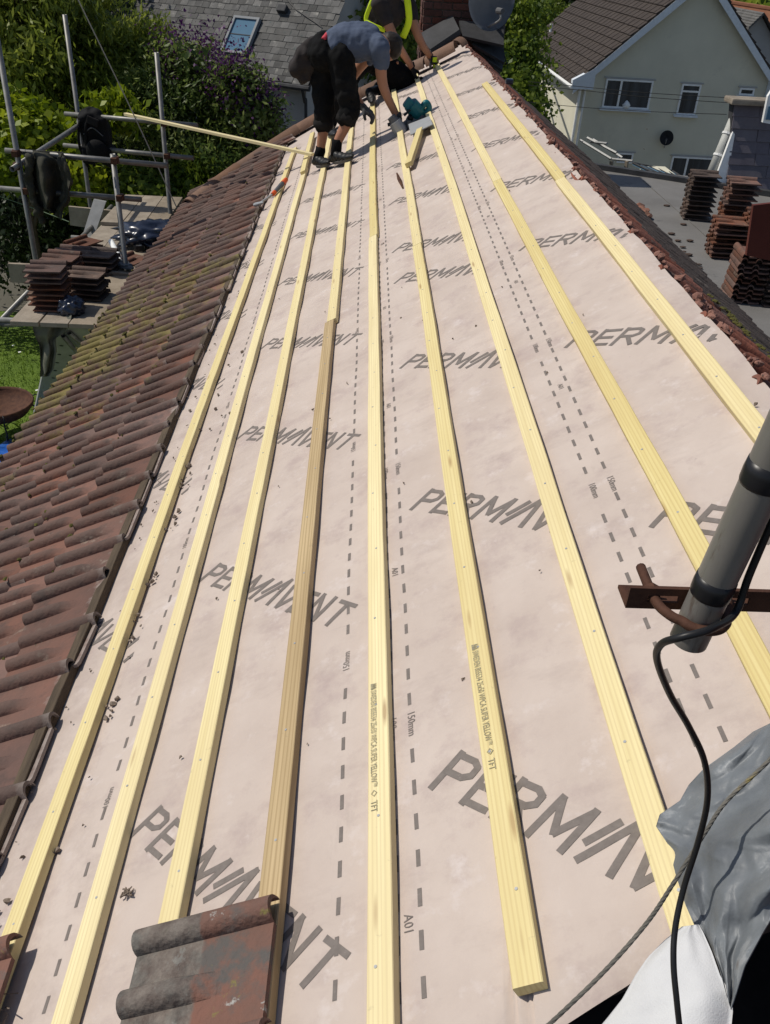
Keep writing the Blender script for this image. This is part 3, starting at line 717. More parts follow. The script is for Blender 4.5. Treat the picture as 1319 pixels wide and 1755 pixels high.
b3 = batten(-1.124, .35, 10.3, 'third yellow batten from the old tiles, its near end under the loose tile', seed=4)
b4 = batten(-.888, .35, 4.02, 'brown weathered batten, the only brown one, under the loose tile head', mt='batten_old', seed=5)
b4b = batten(-.878, 4.023, 10.5, 'yellow batten continuing the brown one away towards the bent worker', seed=6)
b5 = batten(-.652, .33, 5.1, 'central yellow batten stamped in black, running out of the bottom of the picture', seed=7)
b5b = batten(-.646, 5.103, 10.6, 'far length of the central batten, shaded by the workers', seed=8)
b6 = batten(-.398, .697, 4.55, 'stamped yellow batten with its square sawn end showing near the bottom', seed=9)
b6b = batten(-.392, 4.553, 10.7, 'far length of the stamped batten, passing under the hand tool', seed=10)
b7 = batten(-.141, .62, 7.3, 'yellow batten whose near end goes under the crumpled lead', seed=11, rot=-.0026)
b7b = batten(-.123, 7.303, 10.75, 'far yellow batten running past the teal saw to the kneeling worker', seed=12)
b8 = batten(.130, .9, 5.0, 'yellow batten passing behind the mast bracket on the right', seed=13, rot=.003)
b8b = batten(.120, 5.003, 10.55, 'far yellow batten ending at the hand with the tape measure', seed=14, rot=-.001)
b9 = batten(.392, 1.1, 4.5, 'uppermost yellow batten near the ridge, passing behind the mast', seed=15)
b9b = batten(.394, 4.503, 7.95, 'uppermost batten length whose far end stops short of the chimney', seed=16)
# stamped print: crown mark, words, diamond mark
def stamp(b, v, ustart):
    L0 = .022; M_ = []
    def crown():
        vs = []; fs = []
        for i in range(3):
            k = len(vs); a = i * .006; vs += [(v + .003, ustart + .022 - a, .0321), (v + .003, ustart + .016 - a, .0321), (v + .017, ustart + .019 - a, .0321)]; fs.append((k, k + 2, k + 1))
        k = len(vs); vs += [(v, ustart + .022, .0321), (v, ustart + .004, .0321), (v + .003, ustart + .004, .0321), (v + .003, ustart + .022, .0321)]; fs.append((k, k + 3, k + 2, k + 1))
        obj('stamped_mark', pydata('stamped_mark', vs, fs), MT['stampink'], b, mw=ROOF)
    crown()
    w = put_text(b, 'SWEDEN BS5534 25x50 WPCA SUPER YELLOW\u2122', .0205, v, ustart, .0309, -1, 'stamped_text', squash=.62, mt='stampink', wave=False)
    u2 = ustart - w - .012; c = (v + .007, u2 - .004); vs = []; fs = []
    for r in (.008, .0058):
        for q in range(4): vs.append((c[0] + r * math.cos(q * math.pi / 2) * .9, c[1] + r * math.sin(q * math.pi / 2), .0321))
    for q in range(4): fs.append((q, (q + 1) % 4, 4 + (q + 1) % 4, 4 + q))
    obj('stamped_mark', pydata('stamped_mark', vs, fs), MT['stampink'], b, mw=ROOF)
    put_text(b, 'TFT', .0205, v, u2 - .022, .0309, -1, 'stamped_text', squash=.8, mt='stampink', wave=False)
MT['stampink'] = mat('stamp_ink', (.20, .19, .15), .8, (.44, .38, .22), 90)
stamp(b5, -.640, 1.435); stamp(b6, -.384, 1.445)
# loose lengths
lb = obj('timber_batten', batten_mesh('timber_batten', 1.0, .045, .025, seed=21), MT['batten'])
def lay_between(o, a, b, up, L):
    d = (b - a).normalized(); x = d.cross(up).normalized(); z = x.cross(d)
    Mx = Matrix(((x.x, d.x, z.x, a.x), (x.y, d.y, z.y, a.y), (x.z, d.z, z.z, a.z), (0, 0, 0, 1)))
    o.matrix_basis = Mx @ Matrix.Diagonal((1, (b - a).length / L, 1, 1))
pa = at_y(212, 198, 9.9); pb = roof_px(533, 268, .062)
lay_between(lb, pb, pa, Vector((0, 0, 1)), 1.0); tag(lb, 'long yellow batten spanning from the scaffold rail to the roof behind the shoes', 'batten')
cb = obj('timber_batten', batten_mesh('timber_batten', .62, .05, .03, seed=22), MT['batten'])
lay_between(cb, roof_px(696, 288, .034), roof_px(716, 228, .040), ND, .62); tag(cb, 'short sawn batten offcut held under the teal saw', 'batten')

# ================================================================== THINGS ON THE ROOF
t = empty('roof_tile', roof(-1.1, .85, .05), 'loose red and grey clay tile resting on battens at the bottom', 'roof tile', 'loose tiles in the foreground')
def loose(v, u, h, rz=0., tl=.0, label=None, root=None):
    M = ROOF @ Matrix.Translation((v, u, h)) @ Matrix.Rotation(rz, 4, 'Z') @ Matrix.Rotation(tl, 4, 'Y')
    o = place_tile(TILE_LOOSE, M, None, 'roof_tile'); return tag(o, label, 'roof tile', 'loose tiles in the foreground')
bpy.data.objects.remove(t)
loose(-1.135, .715, .060, -.02, .028, 'loose red and grey clay tile resting on two battens at the bottom')
loose(-1.115, .475, .060, .03, .028, 'loose clay tile just entering the bottom edge below the red and grey one')
loose(-1.775, .80, .060, .02, .028, 'loose dark clay tile cut by the left edge of the picture')
def clods(name, spots, label, cat, r=(.006, .016), group=None, mt='dirt'):
    bm = bmesh.new()
    for (v, u, n, sp) in spots:
        for k in range(n):
            p = roof(v + rng.normal(0, sp * .35), u + rng.normal(0, sp), .008); q = rng.uniform(*r)
            bmesh.ops.create_icosphere(bm, subdivisions=1, radius=q, matrix=Matrix.Translation(p) @ Matrix.Rotation(rng.uniform(0, 3), 4, Vector(rng.normal(size=3)).normalized()) @ Matrix.Diagonal((1, 1.3, .75, 1)))
    for vv in bm.verts: vv.co += Vector(rng.normal(0, .0016, 3))
    o = obj(name, bm, MT[mt]); o['kind'] = 'stuff'; return o
clods('dirt_clods', [(-1.502, u, 6, .045) for u in (1.75, 2.1, 2.40, 2.72, 3.05)] + [(-1.50, 1.3, 3, .03), (-1.5, 3.6, 8, .2), (-1.5, 4.6, 8, .4), (-1.62, 1.18, 4, .02)], '', '', (.003, .0095))
clods('dirt_crumbs', [(-1.62 + rng.uniform(-.06, .04), u, 5, .12) for u in np.arange(1.2, 6.5, .45)] + [(-1.25, 2.2, 10, .8), (-1.0, 3.0, 12, 1.6), (-.3, 2.2, 12, 1.2), (.25, 2.6, 8, 1.5), (-.75, 3.5, 8, 2)], '', '', (.0012, .0042))
# twig debris
bm = bmesh.new(); c0 = roof(-1.245, 1.115, .012)
for k in range(16):
    d = VD * rng.normal(.6, .6) + UD * rng.normal(.25, .5) + ND * rng.normal(0, .25); d.normalize(); o_ = VD * rng.normal(0, .007) + UD * rng.normal(0, .005) + ND * rng.uniform(-.006, .004)
    tube(bm, [c0 + o_ - d * .006, c0 + o_ + d * rng.uniform(.003, .012)], [.0024, .0012], 5)
tag(obj('twig', bm, MT['dirt']), 'small tangle of twigs and moss on the pink membrane near the bottom', 'twig debris')
def near_straw(v, u):
    bm = bmesh.new(); c = roof(v, u, .02)
    for k in range(60):
        a = c + VD * rng.normal(0, .035) + UD * rng.normal(0, .05) + ND * rng.uniform(-.015, .03); d = Vector(rng.normal(size=3)).normalized() * .03
        tube(bm, [a - d, a + d], [.0016, .001], 4)
    tag(obj('nest_straw', bm, MT['dirt']), 'dark clump of old nest straw at the bottom left corner', 'nest debris')
near_straw(-1.53, .86)
# fallen tile hook lying on the membrane
tag(obj('steel_clip', tube_bm([roof_px(680, 297, .01), roof_px(684, 308, .02), roof_px(690, 322, .01)], [.006, .014, .006], 6), MT['rust']), 'small dark metal offcut on the membrane below the short batten', 'clip')
# chisel/hammer with orange grip
hm = empty('hammer', roof_px(470, 322, .05), 'hammer with orange and black grip lying across the leftmost batten', 'hammer')
a, b = roof_px(488, 310, .06), roof_px(468, 332, .055); c_ = roof_px(444, 349, .06)
obj('grip', tube_bm([a, a.lerp(b, .25), b], [.018, .021, .016], 10), MT['toolgrey'], hm)
obj('grip_band', tube_bm([a + (a - b) * .1, a.lerp(b, .22)], [.02, .0225], 10), MT['orange'], hm)
obj('grip_band', tube_bm([b.lerp(a, .12), b + (b - a) * .06], [.0195, .017], 10), MT['orange'], hm)
obj('shaft', tube_bm([b, c_], [.009, .009], 8), MT['alloy'], hm)
bm = bmesh.new(); d = (c_ - b).normalized(); side = d.cross(ND).normalized()
tube(bm, [c_ - side * .06, c_ - side * .02, c_ + side * .03, c_ + side * .065], [.006, .014, .017, .017], 8); obj('head', bm, MT['alloy'], hm)

# ------------------------------------------------------------------ aerial mast near the lens
YM = .65
mb = at_y(1179, 1098, YM)
mast = empty('aerial_mast', mb, 'grey steel aerial mast bound with black tape, standing at the right edge', 'mast')
def mz(dz, dx=0, dy=0): return mb + Vector((dx + dz * .085, dy - dz * .03, dz))
MR = .0188
bm = bmesh.new(); rg = tube(bm, [mz(0), mz(.001), mz(1.6)], [MR - .001, MR, MR], 28, cap=False)
rg2 = tube(bm, [mz(0.0), mz(1.6)], [MR - .004, MR - .004], 28, cap=False)
for k in range(28): bm.faces.new((rg[0][k], rg2[0][k], rg2[0][(k + 1) % 28], rg[0][(k + 1) % 28]))
bmesh.ops.recalc_face_normals(bm, faces=bm.faces[:]); obj('pole', bm, MT['mast'], mast, smooth=True).data.set_sharp_from_angle(angle=.7)
for z0, hgt in ((.062, .022), (.190, .024), (.34, .022)):
    obj('tape_band', tube_bm([mz(z0), mz(z0 + .002), mz(z0 + hgt * .55), mz(z0 + hgt)], [MR + .0004, MR + .0009, MR + .0012, MR + .0005], 24), MT['tape'], mast, smooth=True)
def bracket(z, x0, label, hh, uz=True):
    br = empty('mast_bracket', mz(z), label, 'bracket', 'rusty brackets clamping the mast')
    c = mb + Vector((0, MR + .004, z))
    bm = bmesh.new(); L_ = 1.2
    # angle iron with two slots
    y = .004; xs = [x0, x0 + .020, x0 + .052, MR + .012, MR + .042, L_]
    zs = [-hh / 2, -hh * .16, hh * .16, hh / 2]
    for i in range(5):
        for j in range(3):
            if j == 1 and i in (1, 3): continue
            a0, a1, z0, z1 = xs[i], xs[i + 1], zs[j], zs[j + 1]
            box(bm, (c.x + (a0 + a1) / 2, c.y, c.z + (z0 + z1) / 2), (a1 - a0, y, z1 - z0))
    bmesh.ops.remove_doubles(bm, verts=bm.verts[:], dist=1e-5)
    box(bm, (c.x + (x0 + L_) / 2, c.y + .0165, c.z - hh / 2 + .002), (L_ - x0, .029, .004))
    obj('angle_iron', bm, MT['rust'], br)
    # U bolt: rod through the slot, round the front of the mast and back
    pts = [mz(z, -.040, .075), mz(z, -.040, .02)] + [mz(z, -(MR + .006) * math.cos(a) - (.007 if a < .3 else 0), -(MR + .006) * math.sin(a)) for a in np.linspace(0.1, math.pi - .1, 9)] + [mz(z, .034, .02), mz(z, .034, .06)]
    obj('u_bolt', tube_bm(bez(pts, 4), .0052, 10), MT['rust'], br, smooth=True)
    for sx in (-.040, .034):
        bm = bmesh.new(); bmesh.ops.create_cone(bm, cap_ends=True, segments=6, radius1=.0095, radius2=.0095, depth=.008, matrix=Matrix.Translation(mz(z, sx, MR + .014)) @ Matrix.Rotation(math.pi / 2, 4, 'X')); obj('nut', bm, MT['rust'], br)
    return br
bracket(.036, -.064, 'rusty slotted bracket with U bolt clamping the foot of the mast', .026)
up = empty('mast_bracket', at_y(1300, 400, .78), 'dark red bracket end plate at the right edge above the tile stacks', 'bracket', 'rusty brackets clamping the mast')
p = [at_y(1291, 352, .78), at_y(1345, 346, .78), at_y(1345, 452, .78), at_y(1279, 438, .78)]
bm = bmesh.new(); hexa(bm, p + [q + Vector((.0, .004, .0)) for q in p]); bmesh.ops.recalc_face_normals(bm, faces=bm.faces[:]); obj('end_plate', bm, MT['rust_red'], up)
# coaxial cable: down the back of the mast, out past the bracket, over the lead
cp = [mz(1.5, MR + .004, .006), mz(.6, MR + .005, .004), mz(.22, MR + .006, 0), mz(.10, MR + .006, -.006), mz(.055, MR + .003, -.018), at_y(1218, 1078, YM - .055), at_y(1168, 1092, YM - .06), at_y(1133, 1104, YM - .045), at_y(1126, 1132, YM - .03),
      at_y(1148, 1190, YM - .012), at_y(1180, 1245, YM + 0), at_y(1207, 1305, YM), at_y(1212, 1370, YM), at_y(1197, 1440, YM - .01), at_y(1172, 1520, YM - .03), at_y(1157, 1590, YM - .06), at_y(1154, 1650, YM - .09), at_y(1160, 1720, YM - .12), at_y(1170, 1810, YM - .15)]
tag(obj('aerial_cable', tube_bm(bez(cp, 8), .0037, 12), MT['black'], smooth=True), 'black aerial cable looping from the mast foot down over the lead', 'cable')
wr = [roof_px(1400, 1195, .22), roof_px(1330, 1290, .20), roof_px(1246, 1372, .18), roof_px(1205, 1432, .17), roof_px(1150, 1520, .13), roof_px(1108, 1582, .10), roof_px(1040, 1660, .075), roof_px(960, 1738, .07), roof_px(880, 1810, .06)]
wp = bez(wr, 14); bm = bmesh.new()
for s_ in range(4):                                             # four twisted strands
    pts = []
    for i, q in enumerate(wp):
        d = (wp[min(i + 1, len(wp) - 1)] - wp[max(i - 1, 0)]).normalized(); X, Y = frame_of(d); a = i * .8 + s_ * math.pi / 2
        pts.append(q + X * math.cos(a) * .0015 + Y * math.sin(a) * .0015)
    tube(bm, pts, .0018, 6)
tag(obj('lashing_wire', bm, MT['rope_grey'], smooth=True), 'twisted grey lashing wire with yellow lichen crossing the lower right corner', 'wire rope')

# crumpled lead apron by the near chimney --------------------------------------
Lr = [((1290, 1254), (1420, 1190), .03, .17), ((1258, 1280), (1420, 1270), .03, .17), ((1205, 1318), (1430, 1345), .035, .17), ((1180, 1345), (1430, 1400), .035, .16), ((1165, 1372), (1425, 1440), .035, .15), ((1130, 1396), (1420, 1470), .035, .14),
      ((1124, 1416), (1400, 1500), .035, .13), ((1144, 1446), (1375, 1530), .04, .12), ((1158, 1500), (1330, 1560), .04, .11), ((1174, 1550), (1306, 1600), .04, .10), ((1196, 1600), (1276, 1655), .04, .09), ((1224, 1650), (1262, 1700), .05, .08), ((1243, 1700), (1252, 1730), .055, .07)]
def patch(rows, nu, nv, bumpf, th):
    P = []
    m_ = len(rows)
    for j in range(nu + 1):
        t_ = j / nu * (m_ - 1); i = min(int(t_), m_ - 2); f = t_ - i; r0, r1 = rows[i], rows[i + 1]
        l = [r0[0][k] * (1 - f) + r1[0][k] * f for k in (0, 1)]; r = [r0[1][k] * (1 - f) + r1[1][k] * f for k in (0, 1)]; hl = r0[2] * (1 - f) + r1[2] * f; hr = r0[3] * (1 - f) + r1[3] * f
        for k in range(nv + 1):
            s_ = k / nv; P.append(roof_px(l[0] * (1 - s_) + r[0] * s_, l[1] * (1 - s_) + r[1] * s_, hl + (hr - hl) * s_ + bumpf(s_, j / nu)))
    w = nv + 1; n0 = len(P)
    P2 = [q - ND * th for q in P]
    f = [(j * w + k, j * w + k + 1, (j + 1) * w + k + 1, (j + 1) * w + k) for j in range(nu) for k in range(nv)]
    f += [tuple(n0 + i for i in q[::-1]) for q in f]
    rim = [k for k in range(w)] + [j * w + nv for j in range(1, nu + 1)] + [nu * w + k for k in range(nv - 1, -1, -1)] + [j * w for j in range(nu - 1, 0, -1)]
    for a, b in zip(rim, rim[1:] + rim[:1]): f.append((a, b, n0 + b, n0 + a))
    return pydata('patch', P + P2, f)
CR = [(math.cos(a), math.sin(a), rng.uniform(.0, 1.0), rng.uniform(1.2, 3.0), rng.uniform(.010, .022)) for a in rng.uniform(0, 3.14, 7)]
def creases(s_, t_):
    z = 0
    for cx, cy, ph, fq, am in CR:
        q = (s_ * cx + t_ * 1.3 * cy + .10 * N2(s_ * 3, t_ * 3, ph * 9)) * fq + ph; z += am * (abs((q % 1) - .5) * 2 - .5) * (.3 + .7 * (.5 + N2(s_ * 2.5, t_ * 2.5, fq)))
    return z
def crumple(s_, t_):
    e = .6 + .4 * min(1, s_ * 5)
    return e * (.026 * N2(s_ * 3.2 + 2, t_ * 4.4) + creases(s_, t_) + .0008 * N2(s_ * 20, t_ * 22, 4)) + .012 * math.sin(s_ * 9 + t_ * 5) * s_ + .008 * N2(0, t_ * 14, 6) * (1 - s_)
o = obj('lead_flashing', patch(Lr, 130, 90, crumple, .003), MT['lead'], smooth=True); tag(o, 'crumpled sheet of grey lead flashing bottom right under the cable', 'lead flashing')
Fr = [((1168, 1588), (1197, 1584), .045, .05), ((1140, 1610), (1205, 1598), .05, .055), ((1110, 1640), (1220, 1632), .05, .06), ((1088, 1672), (1234, 1672), .045, .06), ((1066, 1712), (1250, 1700), .035, .06), ((1040, 1745), (1256, 1730), .02, .055), ((1010, 1780), (1252, 1770), .01, .05), ((985, 1820), (1248, 1820), .01, .04)]
o = obj('white_felt', patch(Fr, 40, 26, lambda s_, t_: .042 * math.sin(math.pi * s_ ** .8) * (.35 + .8 * t_) + .010 * math.sin(s_ * 7 + t_ * 4) * t_ + .006 * N2(s_ * 4, t_ * 4), .0015), MT['felt_white'], smooth=True); tag(o, 'white woven underlay flap curling up beneath the lead, bottom right', 'underlay flap')
# near chimney the mast is strapped to, out of frame to the right
nc = empty('brick_chimney', (1.1, .62, -.9), 'brick chimney at the right edge carrying the mast brackets', 'chimney')
obj('stack', bbox_bm((1.30, .55, -1.0), (.7, .62, 1.5)), MT['brick'], nc)

# ================================================================== SCAFFOLD
ZP = -2.75
sc = empty('scaffold', (-2.7, 8.6, -5.2), 'tube scaffold with boarded platform beside the eave on the left', 'scaffold')
def pole(a, b, r=.0242, name='pole'):
    bm = bmesh.new(); d = (b - a).normalized(); rg = tube(bm, [a, b], [r, r], 14, cap=False); r2 = tube(bm, [a, b], [r - .004, r - .004], 14, cap=False)
    for e in (0, 1):
        for k in range(14):
            q = (rg[e][k], r2[e][k], r2[e][(k + 1) % 14], rg[e][(k + 1) % 14]); bm.faces.new(q)
    bmesh.ops.recalc_face_normals(bm, faces=bm.faces[:]); return obj(name, bm, MT['steel'], sc, smooth=True)
# standards (vertical)
s1 = at_z(62, 452, ZP); s2 = Vector((-3.17, 10.45, ZP)); s3 = at_z(292, 372, ZP); s4 = at_z(216, 462, ZP)
pole(Vector((s1.x, s1.y, -5.25)), Vector((s1.x, s1.y, -.55)))
pole(Vector((s2.x, s2.y, -5.25)), at_y(113, 20, s2.y).xyz * 1 if False else Vector((s2.x, s2.y, at_y(113, 25, s2.y).z)))
pole(Vector((s3.x, s3.y, -5.25)), Vector((s3.x, s3.y, at_y(274, 90, s3.y).z)))
pole(Vector((s4.x, s4.y, -5.25)), Vector((s4.x, s4.y, at_y(196, 264, s4.y).z)))
# ledgers and transoms, each running past its standards
def rail(p, yp, q, yq, ov=0.): 
    a, b = at_y(*p, yp), at_y(*q, yq); d = (b - a).normalized(); return pole(a - d * ov, b + d * ov)
rail((111, 195), s2.y - .05, (338, 215), s3.y - .05); rail((109, 249), s2.y - .05, (331, 271), s3.y - .05)
rail((9, 258), s1.y + .05, (287, 284), s4.y + .05); rail((-14, 322), s1.y + .05, (242, 342), s4.y + .05)
rail((28, 285), s1.y - .05, (142, 210), s2.y + .05, .12)
rail((12, 556), 7.0, (170, 548), 7.0, .05)
for y in (7.0, s1.y, 9.4, s2.y): pole(Vector((-3.1, y, ZP - .085)), Vector((-1.98, y, ZP - .085)))
for x in (-3.05,): pole(Vector((x, 6.9, ZP - .135)), Vector((x, 10.9, ZP - .135)))
def coupler(p, ax):
    bm = bmesh.new(); tube(bm, [p - ax * .028, p + ax * .028], [.035, .035], 10); box(bm, p + Vector((.0, -.04, 0)), (.05, .05, .05)); obj('coupler', bm, MT['rust'], sc)
for st in (s1, s2, s3, s4):
    for (px_, py_) in ((0, 0),):
        pass
for (p, y) in (((28, 262), s1.y), ((47, 326), s1.y), ((133, 197), s2.y), ((139, 251), s2.y), ((281, 211), s3.y), ((286, 267), s3.y), ((197, 274), s4.y), ((206, 338), s4.y), ((30, 284), s1.y)):
    coupler(at_y(*p, y), Vector((0, 0, 1)))
def plank(c, s, rz=0., name='board', mt='board'):
    return obj(name, bbox_bm((0, 0, 0), s, bev=.004), MT[mt], sc, mw=Matrix.Translation(c) @ Matrix.Rotation(rz, 4, 'Z'))
for i in range(3): plank((-2.72 + i * .232, 8.75, ZP - .02), (.226, 3.95, .038), rng.normal(0, .003))
for i in range(3): plank((-2.72 + i * .232, 10.2, ZP + .022), (.225, 1.2, .038), rng.normal(0, .02))
# toe boards: two seen broadside, leaning plank
def quad_board(pts, yy, th, name='toe_board', mt='board'):
    P = [at_y(*p, y) for p, y in zip(pts, yy)]; bm = bmesh.new(); hexa(bm, P + [q + Vector((.0, th, .0)) for q in P]); bmesh.ops.recalc_face_normals(bm, faces=bm.faces[:]); return obj(name, bm, MT[mt], sc)
quad_board([(13, 452), (60, 454), (64, 487), (18, 484)], [8.25] * 4, .038)
quad_board([(190, 466), (222, 470), (228, 522), (118, 512)], [8.0] * 4, .038)
quad_board([(117, 354), (306, 372), (302, 412), (120, 386)], [10.3] * 4, .038)
quad_board([(160, 342), (181, 346), (160, 408), (141, 404)], [10.2, 10.2, 9.9, 9.9], .04, 'leaning_board', 'alu')
# cloth draped over the near rail end and slipped tarpaulin
def drape(name, rows, yy, mt, label, cat, fold=.03, th=.02, sd=0):
    """rows: list of (left px, right px); hung sheet with folds, real thickness"""
    nu, nv = 26, 18; m_ = len(rows); P = []
    for j in range(nu + 1):
        t_ = j / nu * (m_ - 1); i = min(int(t_), m_ - 2); f = t_ - i
        l = [rows[i][0][k] * (1 - f) + rows[i + 1][0][k] * f for k in (0, 1)]; r = [rows[i][1][k] * (1 - f) + rows[i + 1][1][k] * f for k in (0, 1)]; y0 = yy[i] * (1 - f) + yy[i + 1] * f
        for k in range(nv + 1):
            s_ = k / nv; amp = fold * min(1, t_ * .8 + .15)
            P.append(at_y(l[0] * (1 - s_) + r[0] * s_ + 3 * N2(s_ * 3, j * .2, sd), l[1] * (1 - s_) + r[1] * s_, y0 + amp * math.sin(s_ * 11 + 1.5 * N2(s_ * 2, j * .1, sd)) + amp * N2(s_ * 4, j * .25, sd + 5)))
    w = nv + 1; n0 = len(P); P2 = [q + Vector((0, th, 0)) for q in P]
    f = [(j * w + k, j * w + k + 1, (j + 1) * w + k + 1, (j + 1) * w + k) for j in range(nu) for k in range(nv)]; f += [tuple(n0 + i for i in q[::-1]) for q in f]
    rim = [k for k in range(w)] + [j * w + nv for j in range(1, nu + 1)] + [nu * w + k for k in range(nv - 1, -1, -1)] + [j * w for j in range(nu - 1, 0, -1)]
    for a, b in zip(rim, rim[1:] + rim[:1]): f.append((a, b, n0 + b, n0 + a))
    return tag(obj(name, pydata(name, P + P2, f), MT[mt], smooth=True), label, cat)
ys = s1.y; JACKET_Y = s1.y
drape('jacket', [((42, 257), (106, 261)), ((44, 268), (112, 275)), ((46, 300), (120, 300)), ((54, 340), (117, 325)), ((60, 360), (112, 352)), ((75, 355), (104, 376))], [ys + .03, ys - .04, ys - .05, ys - .05, ys - .05, ys - .04], 'olive', 'olive jacket hung over the scaffold rails at the left', 'jacket', .085)
bp = empty('backpack', at_y(160, 235, s2.y - .1), 'black backpack hanging from the scaffold where two rails meet', 'backpack')
y = s2.y - .12
bk = at_y(164, 238, y)
def pack(bm):
    box(bm, bk + Vector((0, 0, .03)), (.30, .17, .40), None); box(bm, bk + Vector((.02, -.02, -.16)), (.34, .20, .16)); ball_(bm, bk + Vector((-.02, 0, .24)), (.13, .09, .08)); ball_(bm, bk + Vector((.14, -.02, -.20)), (.09, .09, .10))
def ball_(bm, c, r): bmesh.ops.create_icosphere(bm, subdivisions=3, radius=1, matrix=Matrix.Translation(c) @ Matrix.Diagonal((*r, 1)))
BACKPACK_BODY = (bp, pack)
bm = bmesh.new(); ball_(bm, bk + Vector((.03, -.12, -.10)), (.12, .05, .12)); obj('pocket', bm, MT['bagblack'], bp, smooth=True)
obj('zip', tube_bm(bez([bk + Vector((-.10, -.095, .06)), bk + Vector((.0, -.10, .13)), bk + Vector((.11, -.095, .05))], 6), .006, 6), MT['toolgrey'], bp)
for dx in (0, 12): obj('strap', tube_bm(bez([at_y(140 + dx, 196, y - .02), at_y(135 + dx, 215, y - .1), at_y(136 + dx, 250, y - .09), at_y(150 + dx, 285, y - .02)], 5), [.016] * 16, 8, flat=(Vector((0, 1, 0)), .35)), MT['bagblack'], bp, smooth=True)
obj('flap', bbox_bm((0, 0, 0), (.13, .03, .08), bev=.012), MT['trouser_grey'], bp, mw=Matrix.Translation(at_y(158, 208, y - .12)) @ Matrix.Rotation(.35, 4, 'Y'))
dk = drape('tarpaulin', [((52, 548), (124, 531)), ((55, 560), (122, 545)), ((58, 572), (112, 568)), ((66, 590), (94, 580)), ((70, 615), (96, 604)), ((68, 640), (91, 632)), ((68, 646), (84, 645))], [6.98, 6.9, 6.88, 6.9, 6.9, 6.92, 6.92], 'tarp_grey', 'grey green cloth slung over the end of the platform above the lawn', 'cloth', .04, sd=3)
# odds and ends on the boards
def lump(name, c, s, mt, label, cat, amp=.3, sd=0, fr=3.):
    bm = bmesh.new(); bmesh.ops.create_icosphere(bm, subdivisions=4, radius=1)
    for v in bm.verts:
        q = v.co.copy(); d = 1 + amp * N2(q.x * fr, q.y * fr, q.z * fr + sd) + amp * .4 * abs(N2(q.x * fr * 2.3, q.y * fr * 2.3, q.z * 5 + sd)); v.co = Vector((q.x * d * s[0], q.y * d * s[1], max(q.z * d * s[2], -s[2] * .5)))
    return tag(obj(name, bm, MT[mt], mw=Matrix.Translation(c) @ Matrix.Rotation(sd, 4, 'Z'), smooth=True), label, cat)
lump('plastic_sheet', at_z(262, 400, ZP + .1) , (.24, .34, .12), 'bluesheet', 'crumpled dark blue plastic sheeting on the far end of the platform', 'plastic sheet', .5, 2, 3.5)
lump('plastic_bag', at_z(122, 527, ZP + .05), (.09, .10, .09), 'bluesheet', 'small blue plastic bag between the tile stacks on the platform', 'plastic bag', .4, 5)
tb = empty('sealant_tube', at_z(195, 425, ZP + .05), 'white tube lying on the platform beside the tile stacks', 'tube')
a, b = at_z(190, 414, ZP + .07), at_z(208, 450, ZP + .03); obj('body', tube_bm([a, a.lerp(b, .8)], [.028, .028], 12), MT['upvc'], tb, smooth=False); obj('nozzle', tube_bm([a.lerp(b, .8), b], [.012, .005], 8), MT['upvc'], tb)
lump('clear_wrap', at_z(208, 452, ZP + .04), (.05, .16, .03), 'lead', 'scrap of clear plastic wrap beside the white tube', 'wrapping', .5, 4)
tr = empty('tape_roll', at_z(238, 424, ZP + .05), 'black roll of tape on the platform boards', 'tape roll')
c = at_z(238, 424, ZP + .035); bm = bmesh.new(); R0 = tube(bm, [c - Vector((0, 0, .025)), c + Vector((0, 0, .025))], [.055, .055], 18, cap=False); R1 = tube(bm, [c - Vector((0, 0, .025)), c + Vector((0, 0, .025))], [.032, .032], 18, cap=False)
for e in (0, 1):
    for k in range(18): bm.faces.new((R0[e][k], R1[e][k], R1[e][(k + 1) % 18], R0[e][(k + 1) % 18]))
bmesh.ops.recalc_face_normals(bm, faces=bm.faces[:]); obj('roll', bm, MT['tape'], tr); obj('core', tube_bm([c - Vector((0, 0, .02)), c + Vector((0, 0, .02))], [.0315, .0315], 18, cap=False), MT['upvc'], tr)

# ------------------------------------------------------------------ tile stacks
ORD = ['topmost', 'second from the top', 'third from the top', 'fourth from the top', 'fifth from the top', 'sixth from the top', 'seventh from the top', 'eighth from the top', 'ninth from the top', 'tenth from the top', 'eleventh from the top',
       'twelfth from the top', 'thirteenth from the top', 'fourteenth from the top', 'fifteenth from the top', 'sixteenth from the top']
def stack(c, n, rz, label, group, dz=.047, me=None, jit=.008, tl=0., z0=0., xs=1.0):
    """tiles nested flat; c = centre of the base, tile length along x before rotation"""
    for i in range(n):
        M = Matrix.Translation((c[0] + rng.normal(0, jit), c[1] + rng.normal(0, jit), c[2] + z0 + .014 + i * dz)) @ Matrix.Rotation(rz + rng.normal(0, .02), 4, 'Z') @ Matrix.Rotation(tl + rng.normal(0, .012), 4, 'Y') @ Matrix.Translation((-TL / 2, -TW / 2 - .012, 0))
        o = place_tile(me or TILE_STACK, M, None, 'roof_tile')
        tag(o, label % ORD[n - 1 - i], 'roof tile', group)
gl = 'clay tiles stacked on the scaffold platform'
PI = math.pi
stack(at_z(90, 527, ZP), 8, .02, '%s clay tile in the tallest nearest stack on the platform', gl)
q = at_z(152, 508, ZP); stack(q, 5, -.1, '%s dark tile in the stack against the toe board', gl, me=TILE_DARK)
stack(at_z(112, 487, ZP), 6, -.12, '%s tile in the stack just behind the tallest platform stack', gl)
stack(at_z(128, 458, ZP), 4, -.13, '%s tile in the far left platform stack', gl, me=TILE_STACK)
stack(at_z(173, 463, ZP), 4, -.1, '%s tile in the platform stack beside the white tube', gl, me=TILE_DARK)
stack(at_z(143, 425, ZP), 2, 1.1, '%s tile in the low pile furthest along the platform', gl)
